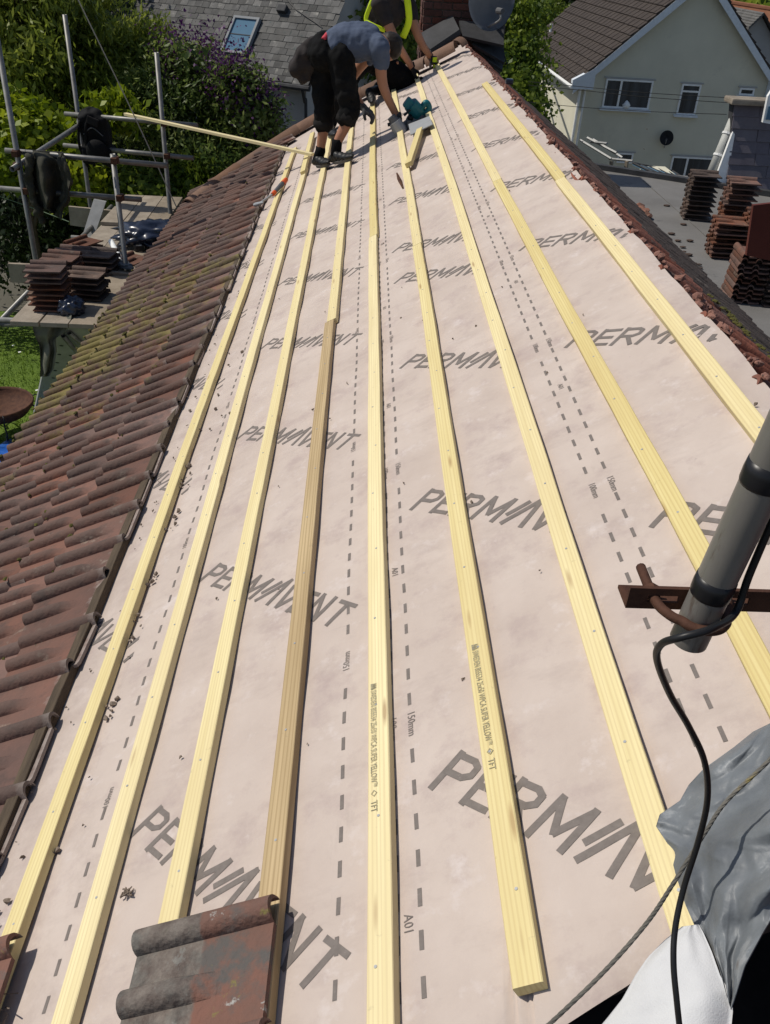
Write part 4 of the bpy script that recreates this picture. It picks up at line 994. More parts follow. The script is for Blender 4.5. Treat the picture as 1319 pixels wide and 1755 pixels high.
stack(at_z(228, 446, ZP), 1, 1.2, '%s tile lying alone by the black tape roll', gl)
ZF = -2.40
gr = 'clay tiles stacked on the flat roof'
def fs(px_, py_, n, rz, label, **k): stack(at_z(px_, py_, ZF), n, rz, label, gr, **k)
fs(1190, 374, 10, -.12, '%s tile in the furthest left flat roof stack', me=TILE_DARK, dz=.050)
fs(1250, 402, 11, -.12, '%s tile in the flat roof stack second from the left', me=TILE_STACK, dz=.052)
fs(1237, 438, 8, -.06, '%s tile in the short reddish stack before the second stack', me=TILE_STACK, dz=.044)
fs(1290, 440, 9, -.06, '%s tile in the red stack behind the largest stack', me=TILE_STACK, dz=.05)
for j, (px_, py_) in enumerate(((1268, 512), (1330, 520))):
    fs(px_, py_, 10, PI / 2 - .1 if j == 0 else -.05, '%s tile in the ' + ('nearest flat roof stack with roll ends facing out' if j == 0 else 'shaded stack cut by the right edge'), me=TILE_STACK if j == 0 else TILE_DARK, dz=.043)  # shade on the right-hand stack is put into its darker tile colour

# ------------------------------------------------------------------ below: ladder, fire bowl, tarp
ld = empty('ladder', at_z(85, 690, -5.2), 'grey aluminium staging leaning from the lawn up to the platform', 'ladder')
tp, bt = at_z(135, 556, ZP - .1), at_z(88, 716, -4.9); d = (bt - tp).normalized(); sx = Vector((1, .1, 0)); sx = (sx - d * sx.dot(d)).normalized(); nn = d.cross(sx)
Lh = (bt - tp).length + .4; SG = 1 if nn.dot(-tp) > 0 else -1
Ml = Matrix(((sx.x, d.x, nn.x, tp.x), (sx.y, d.y, nn.y, tp.y), (sx.z, d.z, nn.z, tp.z), (0, 0, 0, 1)))
for x in (-.19, .19): obj('stile', bbox_bm((x, Lh / 2, 0), (.03, Lh, .07), bev=.004), MT['alu'], ld, mw=Ml)
for k in range(int(Lh / .25)): obj('rung', tube_bm([(-.18, .12 + k * .25, 0), (.18, .12 + k * .25, 0)], .016, 8), MT['alu'], ld, mw=Ml)
bm = bmesh.new(); box(bm, (0, Lh / 2, SG * .028), (.35, Lh, .012)); obj('tread_plate', bm, MT['alu'], ld, mw=Ml)
bm = bmesh.new()
for k in range(int(Lh / .25)):
    for x in (-.1, 0, .1): 
        bmesh.ops.create_cone(bm, cap_ends=True, segments=8, radius1=.018, radius2=.018, depth=.003, matrix=Matrix.Translation((x, .24 + k * .25, SG * .0345)))
o = obj('punched_hole', bm, MT['black'], ld, mw=Ml); o['kind'] = 'stuff'
for (a, b) in (((108, 575), (140, 615)), ((118, 570), (150, 598))): pole(at_y(*a, 7.0), at_y(*b, 7.35), .022, 'brace')
fp = empty('fire_bowl', at_z(2, 765, -5.2), 'rusty round fire bowl on curled iron legs standing on the lawn', 'fire bowl')
cz = at_z(0, 762, -5.2); cc = Vector((cz.x, cz.y + .15, 0)); zt = at_y(0, 688, cc.y).z
bm = bmesh.new(); prof = [(.40, 0), (.41, -.015), (.40, -.05), (.33, -.14), (.18, -.19), (0.001, -.20), (0.001, -.17), (.17, -.16), (.31, -.11), (.385, -.03), (.39, 0)]
rings = [[bm.verts.new((cc.x + r * math.cos(k * PI / 16), cc.y + r * math.sin(k * PI / 16), zt + z)) for k in range(32)] for r, z in prof]
for a, b in zip(rings, rings[1:] + rings[:1]):
    for k in range(32): bm.faces.new((a[k], a[(k + 1) % 32], b[(k + 1) % 32], b[k]))
bmesh.ops.recalc_face_normals(bm, faces=bm.faces[:]); obj('bowl', bm, MT['terr_rust'] if 'terr_rust' in MT else MT['rust'], fp, smooth=True)
for k in range(4):
    a = k * PI / 2 + .5; dx, dy = math.cos(a), math.sin(a); g = ground_z(cc.x + dx * .3, cc.y + dy * .3)
    obj('leg', tube_bm(bez([(cc.x + dx * .36, cc.y + dy * .36, zt - .1), (cc.x + dx * .46, cc.y + dy * .46, zt - .22), (cc.x + dx * .36, cc.y + dy * .36, zt - .34), (cc.x + dx * .26, cc.y + dy * .26, (zt + g) / 2 - .1), (cc.x + dx * .36, cc.y + dy * .36, g)], 6), .010, 8), MT['black'], fp, smooth=True)
    bm = bmesh.new(); ce = Vector((cc.x + dx * .43, cc.y + dy * .43, zt - .04)); tube(bm, [ce + Vector((dx * .045 * math.cos(q), dy * .045 * math.cos(q), .045 * math.sin(q))) for q in np.linspace(0, 2 * PI, 14)], .006, 6); obj('ring_handle', bm, MT['black'], fp, smooth=True)
lump('tarpaulin', at_z(4, 806, -5.1), (.55, .45, .16), 'bluetarp', 'bright blue crumpled tarpaulin on the lawn at the left edge', 'tarpaulin', .45, 1.2, 4)
# stay rope from above down to the platform corner
rp = [at_y(128, -12, 9.4), at_y(228, 195, 9.8), at_y(310, 372, 10.1)]
tag(obj('stay_rope', tube_bm(bez(rp, 8), .006, 6), mat('pale_rope', (.36, .35, .32), .9)), 'pale stay rope slanting down past the scaffold on the left', 'rope')
tag(obj('washing_line', tube_bm(bez([at_y(-20, 330, 11), at_y(60, 358, 10.7), at_y(118, 380, 10.4)], 6), .004, 6), mat('green_line', (.16, .22, .14), .8)), 'thin washing line in front of the dark shade at the left', 'line')

# ================================================================== TREES
def tree(name, trunk, blobs, n, size, mt, label, cat, aspect=1.9, droop=.3, clump=60, cs=.16, trunkr=.07, group=None, limbs=True, extra=None, shell=.55):
    """blobs: list of (centre, radii, weight); leaves are small folded faces gathered in clumps through the crown"""
    root = empty(name, trunk[0], label, cat, group)
    bm = bmesh.new(); tube(bm, bez(trunk, 5), list(np.linspace(trunkr, trunkr * .35, (len(trunk) - 1) * 5 + 1)), 8)
    if limbs:
        for c, r, w in blobs:
            b0 = Vector(trunk[-1]).lerp(Vector(trunk[0]), rng.uniform(.0, .45)); b1 = Vector(c) + Vector(rng.normal(0, .2, 3)) * r[0]
            tube(bm, bez([b0, b0.lerp(b1, .5) + Vector((0, 0, .12)), b1], 5), list(np.linspace(trunkr * .45, trunkr * .12, 11)), 6)
    obj('trunk', bm, MT['bark'], root, smooth=True)
    W_ = np.array([b[2] for b in blobs], float); W_ /= W_.sum()
    def cloud(n, size, mt, pick=None, nm='crown', up=False):
        ncl = max(4, n // clump); which = rng.choice(len(blobs), ncl, p=W_)
        dirs = rng.normal(size=(ncl, 3)); dirs /= np.linalg.norm(dirs, axis=1)[:, None]; rad = rng.uniform(shell ** 2, 1.0, ncl) ** .5
        cen = np.array([blobs[i][0] for i in which]); rr = np.array([blobs[i][1] for i in which])
        cc = cen + dirs * rad[:, None] * rr * (1 + .12 * rng.normal(size=(ncl, 1)))
        if pick is not None: cc = cc[[pick(c) for c in cc]]; ncl = len(cc)
        k = np.repeat(np.arange(ncl), clump); N_ = len(k)
        pos = cc[k] + rng.normal(0, cs, (N_, 3)) * np.array([1, 1, .75 if not up else 1.5]); 
        ax = rng.normal(size=(N_, 3)); ax[:, 2] -= droop * 2; ax /= np.linalg.norm(ax, axis=1)[:, None]
        out = pos - cen[which[k]] if pick is None else rng.normal(size=(N_, 3)); out = out + rng.normal(0, .6, (N_, 3)) * np.abs(out).mean() + np.array([0, 0, .25])
        sd = np.cross(ax, out); sd /= np.linalg.norm(sd, axis=1)[:, None] + 1e-9; nr = np.cross(sd, ax)
        L_ = size * rng.uniform(.6, 1.3, N_)[:, None]; Wd = L_ / aspect
        v = np.empty((N_, 4, 3)); v[:, 0] = pos; v[:, 1] = pos + ax * L_ * .5 + sd * Wd * .5 - nr * Wd * .12; v[:, 2] = pos + ax * L_; v[:, 3] = pos + ax * L_ * .5 - sd * Wd * .5 - nr * Wd * .12
        me = bpy.data.meshes.new(nm); me.vertices.add(N_ * 4); me.vertices.foreach_set('co', v.reshape(-1)); me.loops.add(N_ * 4); me.loops.foreach_set('vertex_index', np.arange(N_ * 4, dtype=np.int32))
        me.polygons.add(N_); me.polygons.foreach_set('loop_start', np.arange(0, N_ * 4, 4, dtype=np.int32)); me.update(calc_edges=True)
        return obj(nm, me, MT[mt], root)
    cloud(n, size, mt)
    if extra:
        for (n2, s2, mt2, pk, nm) in extra: cloud(n2, s2, mt2, pk, nm, up=True)
    return root
def B(px_, py_, Y, rx, rz, w=1., ry=None): return (at_y(px_, py_, Y), (rx, ry or rx, rz), w)
g0 = lambda x, y: Vector((x, y, ground_z(x, y) - .1))
p = at_y(72, 150, 13.6)
tree('willow_tree', [g0(p.x, p.y), Vector((p.x + .05, p.y, -3.2)), Vector((p.x - .1, p.y, -1.2)), Vector((p.x - .15, p.y, .2))],
     [B(30, 40, 13.4, .9, .8, 1.2), B(104, 40, 13.8, .55, .8, 1.0), B(75, -20, 13.6, 1., .8, 1.2), B(20, 120, 13.0, .6, .5, .8), B(140, 110, 13.6, .4, .5, .7), B(-60, 60, 13.2, .9, 1., .7), B(95, 110, 14.4, .6, .5, .7), B(-10, 180, 13.4, .6, .4, .5)],
     24000, .13, 'willow', 'tall loose willow with a dark trunk at the top left corner', 'tree', aspect=3.6, droop=.7, cs=.17, trunkr=.17)
p = at_y(40, 290, 11.8)
tree('maple_shrub', [g0(p.x, p.y), Vector((p.x, p.y, -3.6)), Vector((p.x, p.y, -2.6))],
     [B(25, 205, 11.6, .42, .20, 1), B(70, 235, 11.5, .40, .18, 1), B(10, 270, 11.2, .40, .20, 1), B(75, 290, 11.4, .45, .20, 1), B(118, 300, 11.3, .32, .22, .8), B(-20, 220, 11.6, .4, .3, .6), B(115, 250, 11.8, .25, .15, .5), B(190, 190, 12.0, .25, .16, .5)],
     13000, .11, 'maple', 'bright yellow green maple spreading behind the left scaffold poles', 'tree', aspect=1.3, droop=.05, clump=40, cs=.11, trunkr=.06)
p = at_y(330, 300, 13.2)
lil = lambda c: (c[2] > at_y(380, 160, 13.4).z - .1) and rng.random() < .5 and c[1] < 13.6
tree('leafy_shrub', [g0(p.x, p.y), Vector((p.x, p.y, -3.6)), Vector((p.x + .1, p.y, -2.6))],
     [B(330, 160, 13.3, .62, .42, 1.2), B(405, 200, 13.2, .50, .42, 1.2), B(280, 235, 12.9, .55, .5, 1.1), B(360, 275, 12.9, .65, .45, 1.2), B(430, 235, 13.3, .30, .35, .7), B(240, 170, 13.2, .32, .42, .8), B(300, 330, 12.6, .55, .35, .8), B(405, 290, 12.9, .4, .3, .7)],
     30000, .095, 'shrub', 'large dark leafy shrub with narrow leaves between scaffold and grey cottage', 'shrub', aspect=3.2, droop=.35, cs=.13, trunkr=.08)
p = at_y(395, 150, 14.2)
tree('lilac_bush', [g0(p.x, p.y), Vector((p.x, p.y, -3.2)), Vector((p.x, p.y, -2.4))],
     [B(330, 98, 13.3, .34, .12, .8), B(392, 128, 12.9, .26, .16, 1), B(430, 165, 12.8, .18, .2, 1), B(450, 208, 12.8, .10, .22, .8), B(292, 96, 13.4, .2, .1, .5)],
     4000, .09, 'shrub', 'purple flowering lilac against the grey cottage wall', 'shrub', aspect=1.7, droop=.1, cs=.12,
     extra=[(6000, .05, 'lilac', lambda c: rng.random() < .8, 'blossom')])
p = at_y(225, 130, 14.4)
tree('slender_tree', [g0(p.x, p.y), Vector((p.x, p.y, -3.2)), Vector((p.x + .05, p.y, -1.6))],
     [B(232, 80, 14.3, .42, .32, 1), B(215, 140, 14.2, .36, .40, 1), B(258, 60, 14.4, .24, .2, .6), B(195, 95, 14.2, .25, .3, .6)],
     9000, .10, 'willow', 'slender light green tree in front of the slate roof', 'tree', aspect=3.4, droop=.75, cs=.11, trunkr=.05)
p = at_y(200, 330, 12.2)
tree('low_bush', [g0(p.x, p.y), Vector((p.x, p.y, -4.2)), Vector((p.x, p.y, -3.6))],
     [B(265, 340, 11.9, .38, .22, 1), B(205, 320, 12.0, .36, .25, 1), B(150, 330, 12.2, .36, .25, .8), B(330, 320, 12.2, .3, .25, .6)],
     9000, .10, 'lime', 'fresh green low bush behind the platform toe board', 'shrub', aspect=1.8, droop=.15, cs=.11, trunkr=.04)
p = at_y(155, 590, 9.2)
tree('low_bush', [g0(p.x, p.y), Vector((p.x, p.y, -4.8)), Vector((p.x, p.y, -4.4))],
     [B(178, 545, 9.6, .2, .25, 1), B(168, 560, 9.4, .2, .2, 1)], 2200, .07, 'lime', 'small green bush beneath the platform by the eave', 'shrub', aspect=1.8, droop=.15, clump=30, cs=.07, trunkr=.02)
def hedge_row(name, items, mt, label, n, size, grp=None, cs=.3, asp=1.7):
    p = items[0]; c = at_y(p[0], p[1], p[2]); 
    tree(name, [g0(c.x, c.y), Vector((c.x, c.y, ground_z(c.x, c.y) + 1.2)), Vector((c.x, c.y, c.z))], [B(*q) for q in items], n, size, mt, label, 'tree', aspect=asp, droop=.2, clump=50, cs=cs, trunkr=.14, group=grp, shell=.7)
hedge_row('garden_tree', [(618, 10, 24, .75, .9), (640, 60, 23, .7, .9), (600, -20, 25, 1., .9), (660, -10, 24, .8, .8), (570, 90, 26, 1, 1), (690, 40, 24, .8, 1.2)], 'hedge', 'green garden tree behind the workers and the slate roof', 14000, .16)
hedge_row('garden_tree', [(880, 60, 30, .7, 1.2), (876, 150, 29, .7, 1.2), (890, 10, 54, 2.2, 1.8), (930, 40, 54, 1.6, 1.6), (884, 200, 28, .6, .9), (905, 90, 54, 1.3, 1.8)], 'hedge', 'green leafy tree right of the brick chimney', 26000, .17, cs=.30)
hedge_row('conifer_tree', [(960, 10, 60, 3.0, 2.4), (920, -20, 62, 3., 2.5), (1000, -20, 62, 2.6, 2.), (895, 10, 60, 2.5, 2.6), (900, 90, 58, 1.8, 2)], 'darkhedge', 'dark conifer mass behind the cream house roof', 16000, .36, cs=.6)
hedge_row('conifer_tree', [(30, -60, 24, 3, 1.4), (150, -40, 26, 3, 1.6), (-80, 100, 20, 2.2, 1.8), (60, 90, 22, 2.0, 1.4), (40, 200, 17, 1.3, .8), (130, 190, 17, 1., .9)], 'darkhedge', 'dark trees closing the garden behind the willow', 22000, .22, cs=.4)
hedge_row('garden_hedge', [(50, 380, 13.5, 1.0, .6), (150, 370, 13.3, .8, .6), (-40, 400, 12.8, 1., .7), (240, 300, 14.2, .9, .6), (120, 270, 14.5, .9, .8), (20, 290, 14.6, 1.1, .8)], 'darkhedge', 'deeply shaded hedge at the end of the lawn', 20000, .10, cs=.2)  # near-black leaf colour stands in for the deep shade under the trees

# ================================================================== GREY SLATED COTTAGE
e_ = Vector((-.887, .46, 0)).normalized(); pp = Vector((.46, .887, 0)).normalized(); BC = math.radians(48)
c0 = at_y(529, 146, 20.0); q_ = pp * math.cos(BC) + Vector((0, 0, math.sin(BC))); xr = -e_; nr_ = xr.cross(q_)
CM = Matrix(((xr.x, q_.x, nr_.x, c0.x), (xr.y, q_.y, nr_.y, c0.y), (xr.z, q_.z, nr_.z, c0.z), (0, 0, 0, 1)))
cot = empty('slate_cottage', (c0.x - 3, c0.y + 4, -5.2), 'grey cottage with mossy slate roof and one skylight, behind the shrubs', 'house')
LC, SC = 13.0, 4.6
obj('roof', bbox_bm((-LC / 2, SC / 2, -.06), (LC, SC, .06)), MT['deck'], cot, mw=CM)
SL = bmesh.new(); box(SL, (0, 0, 0), (.194, .30, .009)); sme = bpy.data.meshes.new('slate'); SL.to_mesh(sme); SL.free(); sme.materials.append(MT['slate'])
vsz = np.array([v.co[:] for v in sme.vertices]); sfz = [tuple(p.vertices) for p in sme.polygons]; rv = []; rf = []; cnt = 0
tlt = Matrix.Rotation(-.055, 4, 'X')
sk = [on_plane(*p, c0, nr_) for p in ((405, 32), (447, 35), (425, 99), (379, 92))]
skl = [CM.inverted() @ p for p in sk]; sx0, sx1 = min(p.x for p in skl), max(p.x for p in skl); sy0, sy1 = min(p.y for p in skl), max(p.y for p in skl)
sx0 = (skl[0].x + skl[3].x) / 2; sx1 = (skl[1].x + skl[2].x) / 2; sy0 = (skl[2].y + skl[3].y) / 2; sy1 = (skl[0].y + skl[1].y) / 2
for c in range(29):
    y = -.02 + c * .155
    for k in range(65):
        x = -.10 - k * .20 + (.10 if c % 2 else 0) + rng.normal(0, .004)
        if x < -LC: continue
        if sx0 - .1 < x < sx1 + .1 and sy0 - .16 < y + .08 < sy1 + .05: continue
        Mx = CM @ Matrix.Translation((x, y + .15 + rng.normal(0, .006), .012 + rng.uniform(0, .005))) @ tlt @ Matrix.Rotation(rng.normal(0, .012), 4, 'Z')
        sp = camo.matrix_world.inverted() @ (Mx @ Vector((0, 0, 0))); ix, iy = IW / 2 + FPX * sp.x / -sp.z, IH / 2 - FPX * sp.y / -sp.z
        if ix > 262 and iy > -12 and cnt < 299: place_tile(sme, Mx, cot, 'slate'); cnt += 1
        else:
            o_ = len(rv); Mn = np.array(Mx); rv += list(vsz @ Mn[:3, :3].T + Mn[:3, 3]); rf += [tuple(i + o_ for i in f) for f in sfz]
tag(obj('slate_rows', pydata('slate_rows', rv, rf), MT['slate'], cot), kind='stuff')
# walls below the eave, gable to the right
bm = bmesh.new(); inv = Matrix.Identity(4)
def WL(a, b, z): return c0 + e_ * a + pp * b + Vector((0, 0, z))
H0 = -3.0; dp = 2 * SC * math.cos(BC); rise = SC * math.sin(BC)
prof = [(.25, -.15 + .25 * math.tan(BC) - .1), (dp / 2, rise - .15), (dp - .25, -.15), (dp - .25, H0), (.25, H0)]
a = [bm.verts.new(WL(.22, b, z)) for b, z in prof]; b2_ = [bm.verts.new(WL(LC - .2, b, z)) for b, z in prof]
bm.faces.new(a); bm.faces.new(b2_[::-1])
for i in range(5): bm.faces.new((a[i], b2_[i], b2_[(i + 1) % 5], a[(i + 1) % 5]))
bmesh.ops.recalc_face_normals(bm, faces=bm.faces[:]); obj('wall', bm, MT['render_grey'], cot)
bm = bmesh.new(); hexa(bm, [WL(0, dp / 2, rise - .06), WL(LC, dp / 2, rise - .06), WL(LC, dp, -.06), WL(0, dp, -.06), WL(0, dp / 2, rise), WL(LC, dp / 2, rise), WL(LC, dp, 0), WL(0, dp, 0)]); bmesh.ops.recalc_face_normals(bm, faces=bm.faces[:]); obj('roof', bm, MT['slate'], cot)
obj('gutter', tube_bm([WL(-.05, -.06, -.06), WL(LC, -.06, -.06)], .055, 8), MT['lead_dark'], cot)
obj('downpipe', tube_bm(bez([WL(.12, -.06, -.1), WL(.16, .1, -.35), WL(.18, .18, -.5), WL(.18, .18, -2.9)], 4), .035, 8), MT['lead_dark'], cot)
w = empty('skylight', cot.location); bpy.data.objects.remove(w)
fx, fy = (sx0 + sx1) / 2, (sy0 + sy1) / 2; sw, sh = sx1 - sx0, sy1 - sy0
bm = bmesh.new(); t_ = .055
for c_, s_ in (((fx, sy0 + t_ / 2, .05), (sw, t_, .1)), ((fx, sy1 - t_ / 2, .05), (sw, t_, .1)), ((sx0 + t_ / 2, fy, .05), (t_, sh - 2 * t_, .1)), ((sx1 - t_ / 2, fy, .05), (t_, sh - 2 * t_, .1))): box(bm, c_, s_)
kf = obj('skylight', bm, MT['frame_grey'], cot, mw=CM); obj('pane', bbox_bm((fx, fy, .055), (sw - 2 * t_, sh - 2 * t_, .02)), MT['glass_sky'], kf, mw=CM)
obj('blind_rail', bbox_bm((fx, fy + .02, .07), (sw - 2 * t_, .02, .008)), MT['lead_dark'], kf, mw=CM)
obj('flashing', bbox_bm((fx, sy0 - .1, .035), (sw + .1, .2, .01)), MT['lead_dark'], kf, mw=CM)
vt = CM.inverted() @ on_plane(486, 20, c0, nr_)
obj('roof_vent', bbox_bm((vt.x, vt.y, .07), (.22, .16, .12), bev=.02), MT['lead_dark'], cot, mw=CM)
tag(obj('roof_cable', tube_bm([CM @ Vector((vt.x - .2, vt.y + .4, .06)), CM @ Vector((vt.x + .3, vt.y + .05, .05)), CM @ Vector((-.2, vt.y - .3, .05))], .010, 5), MT['black'], cot))

# ================================================================== CREAM HOUSE
ch = empty('cream_house', (11.2, 40, -9), 'cream rendered house with brown roof and blue white bargeboards, upper right', 'house')
YG, YB = 34.0, 46.0
xl, xr_ = 7.75, 14.75; ze, zr, xa = -3.72, -.42, 11.35
prof = [(xl, ze), (xa, zr), (xr_, ze), (xr_, -9.6), (xl, -9.6)]
bm = bmesh.new(); a = [bm.verts.new((x, YG, z)) for x, z in prof]; b = [bm.verts.new((x, YB, z)) for x, z in prof]
bm.faces.new(a); bm.faces.new(b[::-1])
for i in range(5): bm.faces.new((a[i], b[i], b[(i + 1) % 5], a[(i + 1) % 5]))
bmesh.ops.recalc_face_normals(bm, faces=bm.faces[:]); obj('wall', bm, MT['cream'], ch)
for sgn, xe in ((-1, xl), (1, xr_)):
    dx, dz = (xe - xa), (ze - zr); L_ = math.hypot(dx, dz); d = Vector((dx / L_, 0, dz / L_)); nrm = Vector((-d.z * (1 if sgn > 0 else -1), 0, abs(d.x))); L2 = L_ + .55
    top = Vector((xa, 0, zr + .14)); bm = bmesh.new(); nC = int(L2 / .33)
    for c in range(nC):
        s0 = L2 * c / nC; s1 = L2 * (c + 1) / nC
        for k in range(41):
            y0 = YG - .28 + k * .30; y1 = y0 + .292; lift = .012 * (k % 2)
            P = [top + d * (s0 - .02), top + d * s1]
            q = [P[0] - nrm * .03, P[1] - nrm * .03]; r = [P[0] + nrm * (.0 + lift), P[1] + nrm * (.045 + lift)]
            hexa(bm, [Vector((q[0].x, y0, q[0].z)), Vector((q[1].x, y0, q[1].z)), Vector((q[1].x, y1, q[1].z)), Vector((q[0].x, y1, q[0].z)), Vector((r[0].x, y0, r[0].z)), Vector((r[1].x, y0, r[1].z)), Vector((r[1].x, y1, r[1].z)), Vector((r[0].x, y1, r[0].z))])
    bmesh.ops.recalc_face_normals(bm, faces=bm.faces[:]); tag(obj('roof_tiles', bm, MT['roofbrown'], ch), kind='stuff')
    # bargeboard and box end
    bm = bmesh.new(); A_ = top - nrm * .05; E_ = A_ + d * (L2 - .02)
    P = [A_ - Vector((0, 0, .30)), E_ - Vector((0, 0, .26)), E_, A_]
    hexa(bm, [Vector((q.x, YG - .30, q.z)) for q in P] + [Vector((q.x, YG - .26, q.z)) for q in P]); bmesh.ops.recalc_face_normals(bm, faces=bm.faces[:]); obj('bargeboard', bm, MT['blue_white'], ch)
    xb = xe + sgn * .18; bm = bmesh.new(); P = [(xe - sgn * .35, -.30), (xe + sgn * .42, -.30), (xe + sgn * .42, -.02), (xe - sgn * .35, .40)]
    hexa(bm, [Vector((x, YG - .298, ze + z - .05)) for x, z in P] + [Vector((x, YG - .02, ze + z - .05)) for x, z in P]); bmesh.ops.recalc_face_normals(bm, faces=bm.faces[:]); obj('box_end', bm, MT['blue_white'], ch)
    ge = top + d * (L2 + .02); obj('gutter', tube_bm([Vector((ge.x, YG - .28, ge.z - .05)), Vector((ge.x, YB, ge.z - .05))], .06, 8), MT['upvc'], ch)
    obj('fascia', bbox_bm((ge.x - sgn * .09, (YG + YB) / 2, ge.z - .10), (.02, YB - YG, .18)), MT['upvc'], ch)
obj('downpipe', tube_bm([Vector((xl - .07, YG - .10, ze - .2)), Vector((xl - .07, YG - .10, -9.4))], .05, 8), MT['upvc'], ch)
obj('downpipe', tube_bm([Vector((xl + .12, YG - .08, ze - .35)), Vector((xl + .12, YG - .08, -9.4))], .04, 8), MT['upvc'], ch)
def window(p0, p1, mull=(), trans=None, parent=ch, yy=YG, fr=.06, sill=True):
    """p0 top-left pixel, p1 bottom-right pixel on the wall plane"""
    a, b = at_y(*p0, yy), at_y(*p1, yy); x0, x1, z1, z0 = a.x, b.x, a.z, b.z
    bm = bmesh.new(); y = yy - .012; th = .09
    def bar(xa_, xb_, za, zb): box(bm, ((xa_ + xb_) / 2, y, (za + zb) / 2), (xb_ - xa_, th, zb - za))
    bar(x0, x1, z1 - fr, z1); bar(x0, x1, z0, z0 + fr); bar(x0, x0 + fr, z0 + fr, z1 - fr); bar(x1 - fr, x1, z0 + fr, z1 - fr)
    for m_ in mull: xm = x0 + (x1 - x0) * m_; bar(xm - fr * .6, xm + fr * .6, z0 + fr, z1 - fr)
    if trans: zt_ = z1 - (z1 - z0) * trans; bar(x0 + fr, x1 - fr, zt_ - fr * .5, zt_ + fr * .5)
    w = obj('window', bm, MT['upvc'], parent)
    xs = [x0 + fr] + [x0 + (x1 - x0) * m_ for m_ in mull] + [x1 - fr]
    for u0, u1 in zip(xs[:-1], xs[1:]):
        bm = bmesh.new(); box(bm, ((u0 + u1) / 2, yy - .01, (z0 + z1) / 2), (u1 - u0 - .02, .03, z1 - z0 - fr * 1.5)); obj('pane', bm, MT['glass'], w)
    if sill: obj('sill', bbox_bm(((x0 + x1) / 2, yy - .07, z0 - .045), (x1 - x0 + .16, .16, .07)), MT['blue_white'], w)
    obj('lintel', bbox_bm(((x0 + x1) / 2, yy - .02, z1 + .03), (x1 - x0 + .14, .06, .04)), MT['render_grey'], w)
    return w
w1 = window((1039, 134), (1110, 188), (.33,))
obj('ornament', tube_bm([at_y(1072, 186, YG - .04), at_y(1073, 180, YG - .04), at_y(1074, 176, YG - .04), at_y(1074, 172, YG - .04)], [.10, .15, .09, .02], 10), MT['upvc'], w1, smooth=True)
window((1169, 143), (1190, 197), (), .24); window((1268, 150), (1290, 164)); window((1152, 267), (1222, 306), (.34,), sill=False); window((1059, 261), (1082, 280), sill=False)
bm = bmesh.new(); box(bm, (xl - .012, 42.6, -4.95), (.09, 1.1, 1.15)); wl = obj('window', bm, MT['upvc'], ch)
for yy in (42.33, 42.87): bm = bmesh.new(); box(bm, (xl - .035, yy, -4.95), (.06, .42, 1.0)); obj('pane', bm, MT['glass'], wl)
obj('sill', bbox_bm((xl - .09, 42.6, -5.58), (.18, 1.25, .08)), MT['upvc'], wl)
def dish(c, n, r, parent_label, mt, cat='satellite dish', back=.6):
    root = empty('satellite_dish', c, parent_label, cat); n = n.normalized(); X, Y = frame_of(n); bm = bmesh.new(); rings = []
    for i in range(9):
        q = r * i / 8; h = (q / r) ** 2 * r * .34
        if i == 0: rings.append([bm.verts.new(c)])
        else: rings.append([bm.verts.new(c + X * math.cos(a) * q + Y * math.sin(a) * q * 1.08 + n * h) for a in np.linspace(0, 2 * PI, 33)[:-1]])
    for k in range(32): bm.faces.new((rings[0][0], rings[1][k], rings[1][(k + 1) % 32]))
    for i in range(1, 8):
        for k in range(32): bm.faces.new((rings[i][k], rings[i + 1][k], rings[i + 1][(k + 1) % 32], rings[i][(k + 1) % 32]))
    bmesh.ops.solidify(bm, geom=bm.faces[:], thickness=.008); bmesh.ops.recalc_face_normals(bm, faces=bm.faces[:]); obj('reflector', bm, MT[mt], root, smooth=True)
    f = c + n * r * 1.15 - Vector((0, 0, r * .35)); obj('feed_arm', tube_bm(bez([c - Vector((0, 0, r * .95)) + n * .05, f - Vector((0, 0, r * .3)), f], 5), .012, 8), MT['alu'], root)
    obj('receiver', tube_bm([f - n * .06, f + n * .05], [.035, .028], 10), MT['toolgrey'], root); obj('wall_mount', tube_bm([c - n * .02, c - n * .2, c - n * .2 - Vector((0, 0, .3))], .022, 8), MT['alu'], root)
dish(at_y(1142, 237, YG - .25), Vector((-.25, -.85, .3)), .24, 'small dark satellite dish on the shaded cream gable', 'lead_dark')
# thin vents and overhead wires
for (px_, py_) in ((943, 47),): obj('vent_pipe', tube_bm([at_y(px_, py_ + 8, 41), at_y(px_ + 2, py_ - 6, 41)], .06, 8), MT['upvc'], ch)
for i, (ya, yb, lab) in enumerate(((146, 168, 'highest'), (152, 177, 'middle'), (181, 196, 'lowest'))):
    pts = [at_y(905, ya - 6, 22), at_y(1000, ya + 3, 21), at_y(1120, (ya + yb) / 2 + 3, 20), at_y(1245 if i == 2 else 1330, yb + (0 if i == 2 else 4), 19)]
    tag(obj('overhead_wire', tube_bm(bez(pts, 6), .0065, 5), MT['wire']), '%s of the three thin overhead wires crossing the cream gable' % lab, 'wire', 'overhead wires')
